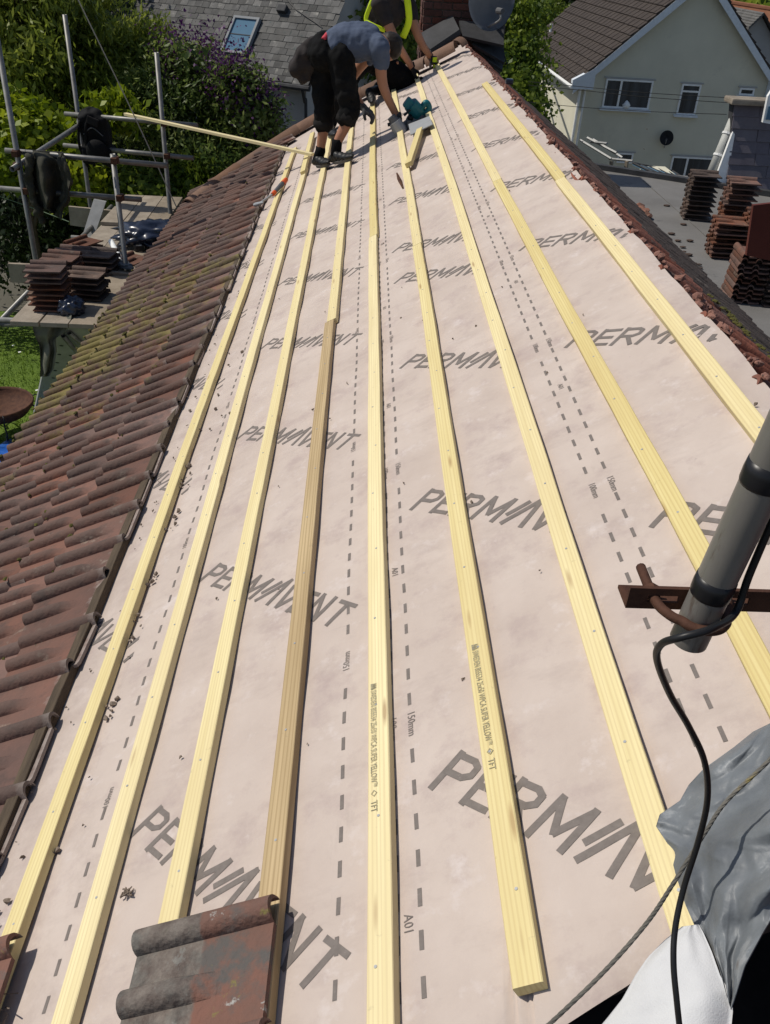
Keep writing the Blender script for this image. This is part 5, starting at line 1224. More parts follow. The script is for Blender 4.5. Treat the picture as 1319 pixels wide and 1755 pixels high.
# small pergola and lattice in front of the house
pg = empty('pergola', at_y(1040, 300, 27), 'weathered grey pergola with lattice panel beyond the right roof edge', 'pergola')
for (a, b) in (((994, 240), (1047, 272)), ((1016, 239), (1066, 270)), ((1006, 236), (1056, 262)), ((1044, 272), (1084, 276)), ((1012, 243), (1040, 246))):
    A_, B_ = at_y(*a, 27.6), at_y(*b, 26.6); obj('beam', tube_bm([A_, B_], [.036, .036], 4), MT['alu'], pg)
for px_ in (1048, 1074): obj('post', tube_bm([at_y(px_, 276, 26.7), at_y(px_ - 4, 312, 26.7)], [.06, .06], 4), MT['board'], pg)
bm = bmesh.new()
for k in range(7):
    tube(bm, [at_y(1040 + k * 4, 286, 26.75), at_y(1034 + k * 4 + 8, 300, 26.75)], .012, 4); tube(bm, [at_y(1044 + k * 4, 286, 26.78), at_y(1042 + k * 4 - 8, 300, 26.78)], .012, 4)
o = obj('lattice', bm, MT['alu'], pg); o['kind'] = 'stuff'
gh = empty('glass_lean_to', at_y(1110, 300, 30), 'low glazed lean-to roof at the foot of the cream gable', 'lean-to')
P = [at_y(1084, 280, 31), at_y(1118, 296, 29.5), at_y(1166, 303, 29.5), at_y(1152, 294, 31)]
bm = bmesh.new(); hexa(bm, [q - Vector((0, 0, .05)) for q in P] + P); bmesh.ops.recalc_face_normals(bm, faces=bm.faces[:]); obj('glazing', bm, MT['glass_sky'], gh)
for a, b in ((0, 1), (1, 2), (2, 3), (3, 0)): obj('glazing_bar', tube_bm([P[a] + Vector((0, 0, .02)), P[b] + Vector((0, 0, .02))], .03, 6), MT['lead_dark'], gh)
for k in (.2, .4, .6, .8): obj('glazing_bar', tube_bm([P[0].lerp(P[3], k) + Vector((0, 0, .02)), P[1].lerp(P[2], k) + Vector((0, 0, .02))], .02, 6), MT['lead_dark'], gh)
gw = bmesh.new(); box(gw, ((P[1].x + P[2].x) / 2, 30.4, P[1].z - 1.2), (P[2].x - P[1].x - .1, 1.4, 2.2)); obj('wall', gw, MT['cream'], gh)

# ================================================================== FLAT ROOF AND SLATE HUNG WALL
fr = empty('flat_roofed_extension', (5.5, 7, -9), 'flat roofed extension of grey felt right of the ridge, stacked with tiles', 'extension')
far = [at_z(1020, 290, ZF), at_z(1172, 314, ZF)]
yl, yr = far[0].y, far[1].y
bm = bmesh.new(); hexa(bm, [Vector((rx2 - .3, 2, -9.2)), Vector((9, 2, -9.2)), Vector((9, yr - .35, -9.2)), Vector((rx2 - .3, yl + .25, -9.2)), Vector((rx2 - .3, 2, ZF - .05)), Vector((9, 2, ZF - .05)), Vector((9, yr - .35, ZF - .05)), Vector((rx2 - .3, yl + .25, ZF - .05))]); bmesh.ops.recalc_face_normals(bm, faces=bm.faces[:]); obj('wall', bm, MT['render_grey'], fr)
nu, nv = 60, 40; P = []
for j in range(nv + 1):
    for i in range(nu + 1):
        s_, t_ = i / nu, j / nv; x = rx2 - .4 + (9.1 - rx2) * s_; y = 2 + (yl + .25 + (yr - .35 - yl - .25) * s_ * 1.0 - 2) * t_; P.append((x, y, ZF - .002 - .006 * N2(x * 1.3, y * .9) - .003 * N2(x * 4, y * 4)))
obj('felt_roof', pydata('felt', P, [(j * (nu + 1) + i, j * (nu + 1) + i + 1, (j + 1) * (nu + 1) + i + 1, (j + 1) * (nu + 1) + i) for j in range(nv) for i in range(nu)]), MT['flat'], fr, smooth=True)
A_, B_ = far[0], far[1]; d = (B_ - A_).normalized()
bm = bmesh.new(); sd = Vector((-d.y, d.x, 0)); a, b = A_ - d * 2, B_ + d * 6; hexa(bm, [a, b, b + sd * .1, a + sd * .1] + [q + Vector((0, 0, .06)) for q in (a, b, b + sd * .1, a + sd * .1)]); bmesh.ops.recalc_face_normals(bm, faces=bm.faces[:]); obj('edge_trim', bm, MT['lead_dark'], fr)
for k in range(3):                                                # felt lap joints
    x = 3.6 + k * 1.0; obj('felt_lap', bbox_bm((x, 7, ZF + .0035), (.012, 9.0, .005)), MT['flat'], fr)
bm = bmesh.new()
for (px_, py_) in ((1163, 412), (1170, 423), (1173, 431), (1178, 436), (1182, 412), (1171, 384), (1188, 451), (1199, 453), (1198, 459), (1150, 400), (1110, 370), (1143, 352)):
    for k in range(2): bmesh.ops.create_icosphere(bm, subdivisions=1, radius=rng.uniform(.012, .034), matrix=Matrix.Translation(at_z(px_ + rng.normal(0, 1), py_, ZF + .01)) @ Matrix.Diagonal((1.4, 1, .4, 1)))
o = obj('tile_fragments', bm, MT['tile_dark']); o['kind'] = 'stuff'
bm = bmesh.new()
for k in range(8): 
    c = at_z(1096 + k * 2.2, 353 + k * 2.6, ZF + .03); bmesh.ops.create_icosphere(bm, subdivisions=1, radius=.05, matrix=Matrix.Translation(c) @ Matrix.Rotation(k, 4, 'Z') @ Matrix.Diagonal((1.3, .8, .6, 1)))
for v in bm.verts: v.co += Vector(rng.normal(0, .008, 3))
o = obj('broken_tiles', bm, MT['tile_stack']); o['kind'] = 'stuff'

YS = 11.35
sh_ = empty('slate_hung_dormer', at_y(1290, 320, YS), 'dormer clad in large purple grey slates at the right edge', 'dormer')
tl, bl = at_y(1268, 182, YS), at_y(1245, 326, YS - .05); zt_, zb = tl.z, ZF; xw = tl.x
# leaning slate face, thick body behind
bodyP = [Vector((bl.x, YS, zb)), Vector((9, YS, zb)), Vector((9, YS + .22, zt_ - .02)), Vector((xw, YS + .22, zt_ - .02))]
bm = bmesh.new(); hexa(bm, bodyP + [q + Vector((0, .14, 0)) for q in bodyP]); bmesh.ops.recalc_face_normals(bm, faces=bm.faces[:]); obj('body', bm, MT['lead_dark'], sh_)
nrow = 7; hs_ = (zt_ - zb) / nrow; sm_ = bmesh.new(); box(sm_, (0, 0, 0), (.325, .014, hs_ * 1.35)); sl_me = bpy.data.meshes.new('slate'); sm_.to_mesh(sl_me); sm_.free(); sl_me.materials.append(MT['slate_dark'])
lean = math.atan2(.22, zt_ - zb)
for r in range(nrow):
    zc = zb + hs_ * (r + .62); f_ = (zc - zb) / (zt_ - zb); x0 = bl.x + (xw - bl.x) * f_
    for k in range(10):
        x = x0 + .165 + k * .331 + (-.165 if r % 2 else 0)
        if x < x0 + .05: x = x0 + .165
        place_tile(sl_me, Matrix.Translation((x, YS - .016 + .22 * f_ + rng.normal(0, .002), zc)) @ Matrix.Rotation(-lean - .07, 4, 'X') @ Matrix.Rotation(rng.normal(0, .006), 4, 'Y'), sh_, 'slate')
obj('mossy_capping', bbox_bm(((xw + 9) / 2 - .02, YS + .25, zt_ + .03), (9 - xw + .1, .30, .07), bev=.02), MT['board'], sh_)
# pale barge and gutter running down on its left
ga, gb = at_y(1262, 192, YS + .3), at_y(1214, 308, YS + .1)
obj('gutter', tube_bm([ga, gb], .060, 12), mat('pale_grey_gutter', (.42, .43, .40), .6, (.5, .5, .47), 6, spots=[((.25, .25, .22), 7, .6, .1)]), sh_, smooth=True)
for k in (.3, .62): obj('gutter_joint', tube_bm([ga.lerp(gb, k), ga.lerp(gb, k + .03)], .07, 12), MT['upvc'], sh_)
P = [at_y(1256, 226, YS + .1), at_y(1259, 230, YS + .1), at_y(1243, 325, YS - .0), at_y(1220, 322, YS - .0)]
bm = bmesh.new(); hexa(bm, P + [q + Vector((0, .05, 0)) for q in P]); bmesh.ops.recalc_face_normals(bm, faces=bm.faces[:]); obj('fascia', bm, MT['upvc'], sh_)
P = [at_y(1257, 186, YS + .36), at_y(1266, 186, YS + .36), at_y(1222, 300, YS + .16), at_y(1206, 312, YS + .16)]
bm = bmesh.new(); hexa(bm, P + [q + Vector((0, .03, 0)) for q in P]); bmesh.ops.recalc_face_normals(bm, faces=bm.faces[:]); obj('verge_edge', bm, MT['lead_dark'], sh_)
P = [at_y(1316, 165, YS - .1), at_y(1332, 140, YS - .1), at_y(1332, 215, YS - .1), at_y(1307, 210, YS - .1)]
bm = bmesh.new(); hexa(bm, P + [q + Vector((0, .05, 0)) for q in P]); bmesh.ops.recalc_face_normals(bm, faces=bm.faces[:]); dw = obj('window', bm, MT['upvc'], sh_)
P = [at_y(1317, 183, YS - .115), at_y(1332, 180, YS - .115), at_y(1332, 207, YS - .115), at_y(1312, 205, YS - .115)]
bm = bmesh.new(); hexa(bm, P + [q + Vector((0, .012, 0)) for q in P]); bmesh.ops.recalc_face_normals(bm, faces=bm.faces[:]); obj('pane', bm, MT['glass_sky'], dw)

# ------------------------------------------------------------------ houses beyond, top right corner
YH = 44.0
h2 = empty('far_house', (20, 46, -9), 'far house with shingled gable roof at the top right corner', 'house')
ap, lf, rt = at_y(1304, 26, YH), at_y(1279, 50, YH), at_y(1340, 96, YH)
prof = [(lf.x, lf.z), (ap.x, ap.z), (rt.x, rt.z), (rt.x, -9.5), (lf.x, -9.5)]
bm = bmesh.new(); a = [bm.verts.new((x, YH, z)) for x, z in prof]; b = [bm.verts.new((x, YH + 6, z)) for x, z in prof]; bm.faces.new(a); bm.faces.new(b[::-1])
for i in range(5): bm.faces.new((a[i], b[i], b[(i + 1) % 5], a[(i + 1) % 5]))
bmesh.ops.recalc_face_normals(bm, faces=bm.faces[:]); obj('wall', bm, MT['render_grey'], h2)
for q, mt in ((lf, 'slate'), (rt, 'roofbrown')):
    d = (q - ap); e0 = ap + Vector((0, 0, .12)); e1 = ap + d * 1.06 + Vector((0, 0, .12)); bm = bmesh.new()
    for c in range(6):
        A_, B_ = e0.lerp(e1, c / 6), e0.lerp(e1, (c + 1) / 6)
        hexa(bm, [Vector((A_.x, YH - .3, A_.z - .1)), Vector((B_.x, YH - .3, B_.z - .1)), Vector((B_.x, YH + 6.2, B_.z - .1)), Vector((A_.x, YH + 6.2, A_.z - .1)), Vector((A_.x, YH - .3, A_.z)), Vector((B_.x, YH - .3, B_.z + .05)), Vector((B_.x, YH + 6.2, B_.z + .05)), Vector((A_.x, YH + 6.2, A_.z))])
    bmesh.ops.recalc_face_normals(bm, faces=bm.faces[:]); obj('roof', bm, MT[mt], h2)
h3 = empty('far_house', (24, 60, -9), 'terracotta roofed house behind the shingled gable, far top right', 'house')
a, b = at_y(1225, 2, 58), at_y(1400, 30, 56)
bm = bmesh.new(); hexa(bm, [a + Vector((0, -4, -3)), b + Vector((0, -4, -3)), b + Vector((0, 4, -3)), a + Vector((0, 4, -3)), a + Vector((0, -.1, 0)), b + Vector((0, -.1, 0)), b + Vector((0, .1, 0)), a + Vector((0, .1, 0))]); bmesh.ops.recalc_face_normals(bm, faces=bm.faces[:]); obj('roof', bm, MT['terracotta'], h3)
bm = bmesh.new(); box(bm, ((a.x + b.x) / 2, 57.5, -6.5), (b.x - a.x - .4, 7, 7)); obj('wall', bm, MT['render_grey'], h3)
obj('ridge_tile', tube_bm([a + Vector((0, 0, .02)), b + Vector((0, 0, .02))], .16, 8), MT['terracotta'], h3)
# wooded rise closing the view
def backdrop_wood():
    n = 60000; v = rng.uniform(-70, 70, n); 
    ang = rng.uniform(-.75, .75, n); rad = rng.uniform(62, 105, n); x = np.sin(ang) * rad; y = np.cos(ang) * rad
    z = -9 + rng.uniform(0, 1, n) ** .7 * (7.5 + 3 * np.sin(x * .21) + 2 * np.sin(x * .53 + 1))
    pos = np.stack([x, y, z], 1); a = rng.normal(size=(n, 3)); a /= np.linalg.norm(a, axis=1)[:, None]; b = np.cross(a, rng.normal(size=(n, 3))); b /= np.linalg.norm(b, axis=1)[:, None]
    s = rng.uniform(.5, 1.1, n)[:, None]; vv = np.empty((n, 4, 3)); vv[:, 0] = pos - a * s; vv[:, 1] = pos + b * s * .5; vv[:, 2] = pos + a * s; vv[:, 3] = pos - b * s * .5
    me = bpy.data.meshes.new('wood'); me.vertices.add(n * 4); me.vertices.foreach_set('co', vv.reshape(-1)); me.loops.add(n * 4); me.loops.foreach_set('vertex_index', np.arange(n * 4, dtype=np.int32)); me.polygons.add(n); me.polygons.foreach_set('loop_start', np.arange(0, n * 4, 4, dtype=np.int32)); me.update(calc_edges=True)
    tag(obj('far_woods', me, MT['hedge']), kind='stuff')
backdrop_wood()

# ================================================================== FAR CHIMNEY ON THE VERGE
YC = 11.55
fc = empty('brick_chimney', at_y(790, 100, YC), 'dark red brick chimney at the far end of the ridge carrying the dish', 'chimney')
x0, x1 = at_y(722, 60, YC).x, at_y(866, 60, YC).x; zb = at_y(790, 130, YC).z; zt_ = .35
bm = bmesh.new(); box(bm, ((x0 + x1) / 2, YC + .30, (zb + zt_) / 2), (x1 - x0 - .02, .58, zt_ - zb)); obj('stack', bm, MT['joint'], fc)
bw, bh = .215, .065
bb = bbox_bm((0, 0, 0), (bw, .10, bh), bev=.006); bme = bpy.data.meshes.new('brick'); bb.to_mesh(bme); bb.free(); bme.materials.append(MT['brick'])
nb = int(round((x1 - x0) / (bw + .01)))
for r in range(int((zt_ - zb) / .075)):
    z = zb + .04 + r * .075
    for k in range(nb + (r % 2)):
        x = x0 + (bw + .01) * (k + .5) - (r % 2) * (bw + .01) / 2; half = (r % 2) and k in (0, nb)
        M = Matrix.Translation((x if not half else (x0 + .053 if k == 0 else x0 + nb * (bw + .01) - .058), YC + .04 + rng.normal(0, .003), z)) @ (Matrix.Diagonal((.48, 1, 1, 1)) if half else Matrix.Identity(4))
        place_tile(bme, M, fc, 'brick')
    for k in range(2):
        place_tile(bme, Matrix.Translation((x0 + .04 + rng.normal(0, .003), YC + .22 + k * .225 - (r % 2) * .06, z)) @ Matrix.Rotation(PI / 2, 4, 'Z'), fc, 'brick')
# lead saddle lying against the stack, stepped black flashing down the right slope
P = [at_y(716, 68, 11.45), at_y(778, 34, 11.5), at_y(790, 58, 11.2), at_y(740, 92, 11.1)]
bm = bmesh.new(); hexa(bm, P + [q + ND * .05 for q in P]); bmesh.ops.recalc_face_normals(bm, faces=bm.faces[:]); obj('lead_saddle', bm, MT['lead_dark'], fc)
for (a, b, c, d_) in (((786, 40), (862, 44), (862, 82), (792, 66)), ((800, 66), (862, 80), (864, 112), (812, 82)), ((815, 84), (862, 108), (860, 124), (838, 110))):
    P = [at_y(*a, 11.46), at_y(*b, 11.46), at_y(*c, 11.2), at_y(*d_, 11.2)]; bm = bmesh.new(); hexa(bm, P + [q + Vector((0, -.02, .03)) for q in P]); bmesh.ops.recalc_face_normals(bm, faces=bm.faces[:]); obj('step_flashing', bm, MT['lead_dark'], fc)
obj('dish_lead', tube_bm(bez([at_y(852, 40, YC - .2), at_y(856, 60, YC - .08), at_y(862, 85, YC - .05), at_y(868, 110, 11.3)], 4), .006, 5), MT['black'], fc)
obj('thin_pole', tube_bm([at_y(709, 60, 11.0), at_y(712, -20, 11.0)], .006, 6), MT['alu'], fc)
dish(at_y(836, -2, YC - .30), Vector((.34, -.92, .02)), .29, 'large grey satellite dish fixed to the brick chimney', 'dish')
vp = empty('lead_slate_flag', roof_px(860, 138, .1)); bpy.data.objects.remove(vp)
o = obj('blue_clip', bbox_bm((0, 0, 0), (.06, .05, .04), bev=.01), MT['bluesheet'], mw=Matrix.Translation(rroof(.02, 7.6, .06))); tag(o, 'small blue grey clip on the ridge beyond the last batten', 'clip')

# ================================================================== PEOPLE
def vox(name, build, voxel, mt, parent=None, smooth_it=4, noise_amp=0.0, nsc=8.):
    """overlapping lofts fused into ONE continuous surface"""
    bm = bmesh.new(); build(bm); bmesh.ops.recalc_face_normals(bm, faces=bm.faces[:]); me = bpy.data.meshes.new(name); bm.to_mesh(me); bm.free()
    o = bpy.data.objects.new('tmp', me); C.objects.link(o)
    r = o.modifiers.new('r', 'REMESH'); r.mode = 'VOXEL'; r.voxel_size = voxel; r.use_smooth_shade = True
    s_ = o.modifiers.new('s', 'SMOOTH'); s_.iterations = smooth_it; s_.factor = .5
    bpy.context.view_layer.update()
    me2 = bpy.data.meshes.new_from_object(o.evaluated_get(bpy.context.evaluated_depsgraph_get())); bpy.data.objects.remove(o); bpy.data.meshes.remove(me)
    me2.name = name
    if noise_amp:
        for v in me2.vertices:
            c = v.co; v.co = c + v.normal * (noise_amp * N2(c.x * nsc, c.y * nsc, c.z * nsc) + noise_amp * .5 * N2(c.x * nsc * 2.3, c.y * nsc * 2.3, c.z * nsc * 1.2))
    me2.materials.clear(); me2.materials.append(mt); me2.polygons.foreach_set('use_smooth', [True] * len(me2.polygons))
    return obj(name, me2, None, parent)
def ball(bm, c, r, M=None):
    bmesh.ops.create_icosphere(bm, subdivisions=3, radius=1, matrix=Matrix.Translation(c) @ (M or Matrix.Identity(4)) @ Matrix.Diagonal((*(r if hasattr(r, '__len__') else (r, r, r)), 1)))
def limb(bm, pts, rad, n=5):
    P = bez(pts, n); t_ = np.linspace(0, len(pts) - 1, len(P)); R_ = np.interp(t_, range(len(pts)), rad)
    tube(bm, P, list(R_), 12); ball(bm, P[0], R_[0] * .98); ball(bm, P[-1], R_[-1] * .98)
def hand(bm, wrist, d, palm_n, curl=.6, s=1.0, r=1.0):
    """palm and five fingers. d: wrist->knuckles, palm_n: out of the palm"""
    d = d.normalized(); palm_n = (palm_n - d * palm_n.dot(d)).normalized(); sd = d.cross(palm_n)
    for k in range(4):
        off = sd * (.028 * (k - 1.5) * .66 * s); kn = wrist + d * .085 * s + off; tube(bm, [wrist + off * .6, kn], [.017 * s * r, .0145 * s * r], 8)
        L_ = (.072, .082, .076, .060)[k] * s; p = kn; ang = 0
        for q in range(3):
            ang += curl * (.55, .75, .6)[q]; dd = d * math.cos(ang) + palm_n * math.sin(ang); p2 = p + dd * L_ * (.45, .32, .23)[q]; tube(bm, [p, p2], [.0105 * s * r, .0095 * s * r], 8); ball(bm, p2, .0098 * s * r); p = p2
    b0 = wrist + d * .025 * s + sd * -.026 * s; b1 = b0 + (d * .5 - sd * .6 + palm_n * .45).normalized() * .04 * s; b2 = b1 + (d * .75 - sd * .1 + palm_n * .6).normalized() * .035 * s
    tube(bm, [b0, b1, b2], [.016 * s * r, .0125 * s * r, .011 * s * r], 8); ball(bm, b2, .0112 * s * r)
def shoe(name, heel, toe, up, parent, ankle):
    d = (toe - heel); L_ = d.length; d.normalize(); up = (up - d * up.dot(d)).normalized(); sd = d.cross(up)
    Mx = Matrix(((d.x, sd.x, up.x, 0), (d.y, sd.y, up.y, 0), (d.z, sd.z, up.z, 0), (0, 0, 0, 1)))
    def bld(bm):
        for t_, w, h in ((.0, .034, .045), (.15, .036, .05), (.3, .036, .06), (.5, .042, .05), (.7, .047, .038), (.88, .043, .030), (1., .03, .024)): ball(bm, heel + d * L_ * t_ + up * (h * .55 + .018), (L_ * .14, w, h * .75), Mx.to_3x3().to_4x4())
        tube(bm, [heel + d * L_ * .2 + up * .05, ankle], [.046, .045], 12)
    u_ = vox('shoe', bld, .009, MT['boot'], parent, 3)
    bm = bmesh.new(); n = 20; top = []; bot = []
    for k in range(n):
        a = 2 * PI * k / n; x = .5 - .53 * math.cos(a); w = .044 * (.86 + .22 * x) * math.sin(a); p = heel + d * L_ * x + sd * w; top.append(bm.verts.new(p + up * .024)); bot.append(bm.verts.new(p + up * .0))
    bm.faces.new(top); bm.faces.new(bot[::-1])
    for k in range(n): bm.faces.new((bot[k], bot[(k + 1) % n], top[(k + 1) % n], top[k]))
    bmesh.ops.recalc_face_normals(bm, faces=bm.faces[:]); obj('sole', bm, MT['sole'], u_)
    bm = bmesh.new()
    for t_ in (.38, .46, .54): tube(bm, [heel + d * L_ * t_ + up * .064 - sd * .028, heel + d * L_ * t_ + up * .077, heel + d * L_ * t_ + up * .064 + sd * .028], .004, 5)
    obj('lace', bm, MT['sole'], u_)
    return u_
UPV = Vector((0, 0, 1)); PXM = 226.
jk = [o for o in bpy.data.objects if o.name == 'jacket'][0]
for pts in ([(52, 270), (49, 305), (58, 345), (72, 380)], [(103, 272), (113, 302), (112, 335), (100, 366)]):
    vox('sleeve', lambda bm: limb(bm, [at_y(*q, JACKET_Y - .05) for q in pts], [.032, .042, .040, .030]), .014, MT['olive'], jk, 3, .03, 14)
vox('bag_body', BACKPACK_BODY[1], .016, MT['bagblack'], BACKPACK_BODY[0], 5, .03, 9)
# ---- worker bending over, seen from his right side
p1 = empty('person', roof_px(575, 285, .03), 'worker bent double in blue grey shirt and cropped black trousers, working on the battens', 'person')
hipC = at_y(567, 97, 8.02)
LF_h, LF_t = at_y(547, 283, 8.06), at_y(549, 297, 7.86); LF_h = roof_px(544, 285, .03); LF_t = roof_px(557, 301, .03)
RF_h, RF_t = roof_px(573, 280, .028), roof_px(617, 271, .03)
LF_t = LF_h + (Vector((.10, -.16, .0))).normalized() * .27; LF_t = LF_t + ND * (LF_h.dot(ND) - LF_t.dot(ND))
RF_t = RF_h + (RF_t - RF_h).normalized() * .30
an_l, an_r = LF_h + (LF_t - LF_h) * .2 + Vector((0, 0, .12)), RF_h + (RF_t - RF_h) * .2 + Vector((-.0, 0, .13))
hl, hr = at_y(551, 105, 8.12), at_y(583, 108, 7.93)
kl, kr = at_y(556, 192, 8.03), at_y(600, 186, 7.86)
an_l = at_y(549, 258, LF_h.y - .03); an_r = at_y(577, 246, RF_h.y - .01)
pel = at_y(560, 88, 8.03); wai = at_y(588, 73, 8.03); che = at_y(624, 72, 8.03); shc = at_y(648, 80, 8.04)
sr_, sl_ = at_y(651, 84, 7.86), at_y(650, 74, 8.22)
wr_r = at_y(682, 204, 7.93); el_r = at_y(656, 146, 7.88); wr_l = at_y(622, 184, 8.3); el_l = at_y(600, 140, 8.33)
he = at_y(664, 82, 8.16)
def body1(bm):
    limb(bm, [hl, kl, an_l], [.085, .056, .038]); limb(bm, [hr, kr, an_r], [.085, .056, .038])
    ball(bm, kl.lerp(an_l, .33) + Vector((0, .015, 0)), (.05, .052, .09)); ball(bm, kr.lerp(an_r, .33) + Vector((-.01, .015, 0)), (.05, .052, .09))
    tube(bm, [an_l, LF_h + (LF_t - LF_h) * .25 + ND * .04], .036, 10); tube(bm, [an_r, RF_h + (RF_t - RF_h) * .25 + ND * .04], .036, 10)
    limb(bm, [pel, wai, che, shc], [.125, .115, .13, .10])
    limb(bm, [sr_, el_r, wr_r], [.058, .042, .030]); limb(bm, [sl_, el_l, wr_l], [.058, .042, .030])
    limb(bm, [shc, he.lerp(shc, .4)], [.062, .056]); ball(bm, he, (.098, .078, .108), Matrix.Rotation(1.9, 4, 'Y'))
    # face: nose, chin, ears (looking down at the batten)
    fd = Vector((.45, -.1, -.88)).normalized(); ball(bm, he + fd * .085 + Vector((.05, 0, -.03)), .016); ball(bm, he + fd * .06 + Vector((-.05, 0, -.04)), .035); 
    for sy in (-.078, .078): ball(bm, he + Vector((0, sy, -.01)), (.018, .010, .026))
    hand(bm, wr_r, Vector((.25, .05, -1)), Vector((.9, 0, .2)), .9, 1.0); hand(bm, wr_l, Vector((.75, -.2, -.5)), Vector((.2, .1, -.9)), .8, 1.0)
vox('body', body1, .011, MT['skin'], p1, 3)
def hair1(bm): ball(bm, he + Vector((.02, 0, .035)), (.105, .088, .088)); ball(bm, he + Vector((.045, .0, -.0)), (.075, .086, .09))
vox('hair', hair1, .010, MT['hair'], p1, 2, .004, 40)
def shirt1(bm):
    T = [pel.lerp(wai, .35), wai, wai.lerp(che, .5), che, che.lerp(shc, .7), shc + (shc - che) * .15]
    P = bez(T, 4); n = len(P); t_ = np.linspace(0, 5, n); rz = np.interp(t_, range(6), [.128, .142, .148, .15, .125, .07]); ry = np.interp(t_, range(6), [.165, .165, .175, .195, .2, .10])
    rings = []
    for i, p in enumerate(P):
        d = (P[min(i + 1, n - 1)] - P[max(i - 1, 0)]).normalized(); Y = Vector((0, 1, 0)); Y = (Y - d * Y.dot(d)).normalized(); Z = d.cross(Y)
        rings.append([bm.verts.new(p + Y * math.cos(a) * ry[i] + Z * math.sin(a) * rz[i]) for a in np.linspace(0, 2 * PI, 25)[:-1]])
    for a, b in zip(rings[:-1], rings[1:]):
        for k in range(24): bm.faces.new((a[k], a[(k + 1) % 24], b[(k + 1) % 24], b[k]))
    bm.faces.new(rings[0][::-1]); bm.faces.new(rings[-1])
    limb(bm, [sr_ + Vector((-.03, .05, .02)), sr_ + Vector((0, 0, .0)), sr_.lerp(el_r, .36)], [.095, .088, .070]); limb(bm, [sl_ + Vector((-.03, -.06, .02)), sl_.lerp(el_l, .34)], [.085, .066])
vox('shirt', shirt1, .010, MT['shirt'], p1, 4, .018, 11)
def trouser1(bm):
    ball(bm, pel + Vector((-.015, 0, -.01)), (.150, .175, .150)); limb(bm, [pel + Vector((-.02, .0, .0)), pel.lerp(wai, .45) + Vector((0, 0, -.015))], [.145, .135]);
    for h, k_, a_ in ((hl, kl, an_l), (hr, kr, an_r)):
        limb(bm, [h + Vector((0, 0, .04)), h.lerp(k_, .5), k_, k_.lerp(a_, .30)], [.125, .106, .086, .080]); 
vox('trousers', trouser1, .010, MT['trouser'], p1, 4, .018, 12)
for k_, a_ in ((kl, an_l), (kr, an_r)):                           # turned-up hems
    c = k_.lerp(a_, .31); d = (a_ - k_).normalized(); obj('trouser_hem', tube_bm([c - d * .045, c, c + d * .03], [.083, .088, .084], 16), MT['trouser_grey'], p1, smooth=True)
c = pel.lerp(wai, .40); d = (wai - pel).normalized()
def band(bm):
    a = c + Vector((-.045, -.02, .09)); tube(bm, [a + Vector((-.035, -.10, -.025)), a + Vector((-.005, -.04, .008)), a + Vector((.03, .05, .012))], .022, 10)
vox('waistband', band, .008, MT['redband'], p1, 2)
shoe('shoe', LF_h, LF_t, ND, p1, an_l + Vector((0, 0, -.03))); shoe('shoe', RF_h, RF_t, ND, p1, an_r + Vector((0, 0, -.03)))
for a_, h_, f_ in ((an_l, LF_h, LF_t), (an_r, RF_h, RF_t)): obj('sock', tube_bm([h_ + (f_ - h_) * .22 + ND * .05, a_, a_ + (Vector((0, 0, 1))) * .035], [.046, .045, .042], 14), MT['trouser'], p1, smooth=True)
for nm, wv, d, pn, cu in (('glove', wr_r, Vector((.25, .05, -1)), Vector((.9, 0, .2)), .9), ('glove', wr_l, Vector((.75, -.2, -.5)), Vector((.2, .1, -.9)), .8)):
    vox(nm, lambda bm: (hand(bm, wv, d, pn, cu, 1.03, 1.22), tube(bm, [wv - d.normalized() * .05, wv + d.normalized() * .02], [.037, .034], 12)), .0075, MT['glove'], p1, 1)
def pouch(bm):
    a = at_y(524, 82, 8.06); limb(bm, [at_y(538, 70, 8.05), at_y(522, 92, 8.05), at_y(512, 118, 8.06), at_y(517, 134, 8.06)], [.04, .075, .085, .05]); limb(bm, [at_y(535, 78, 8.05), at_y(530, 110, 8.05), at_y(524, 132, 8.05)], [.045, .07, .045])
tp_ = vox('tied_jacket', pouch, .012, MT['darkshirt'], p1, 3, .02, 12)

# ---- worker crouched behind in a hi-vis vest, head above the frame
p2 = empty('person', roof_px(640, 175, .03), 'worker crouching behind in yellow hi vis vest with gloved hands, head out of the picture', 'person')
Yb = 10.15
pel2 = at_y(628, 96, Yb + .1); wai2 = at_y(643, 62, Yb); che2 = at_y(660, 22, Yb - .08); shc2 = at_y(668, -4, Yb - .12); he2 = at_y(690, -46, Yb - .22)
sR, sL = at_y(650, 8, Yb - .22), at_y(697, 4, Yb + .0)
eR, eL = at_y(679, 72, Yb - .28), at_y(718, 66, Yb - .05); wR, wL = at_y(706, 116, Yb - .12), at_y(737, 97, Yb + .2)
hR, hL = at_y(617, 104, Yb - .05), at_y(642, 104, Yb + .15)
kR = at_y(578, 168, Yb - .35); aR = at_y(566, 212, Yb - .4); kL = at_y(695, 138, Yb - .02); aL = at_y(650, 152, Yb + .25)
fR_h, fR_t = roof_px(566, 233, .03), roof_px(566, 233, .03) + Vector((.08, -.24, 0))
fR_t = fR_t + ND * (fR_h.dot(ND) - fR_t.dot(ND)); fL_h, fL_t = roof_px(636, 162, .10), roof_px(641, 182, .03)
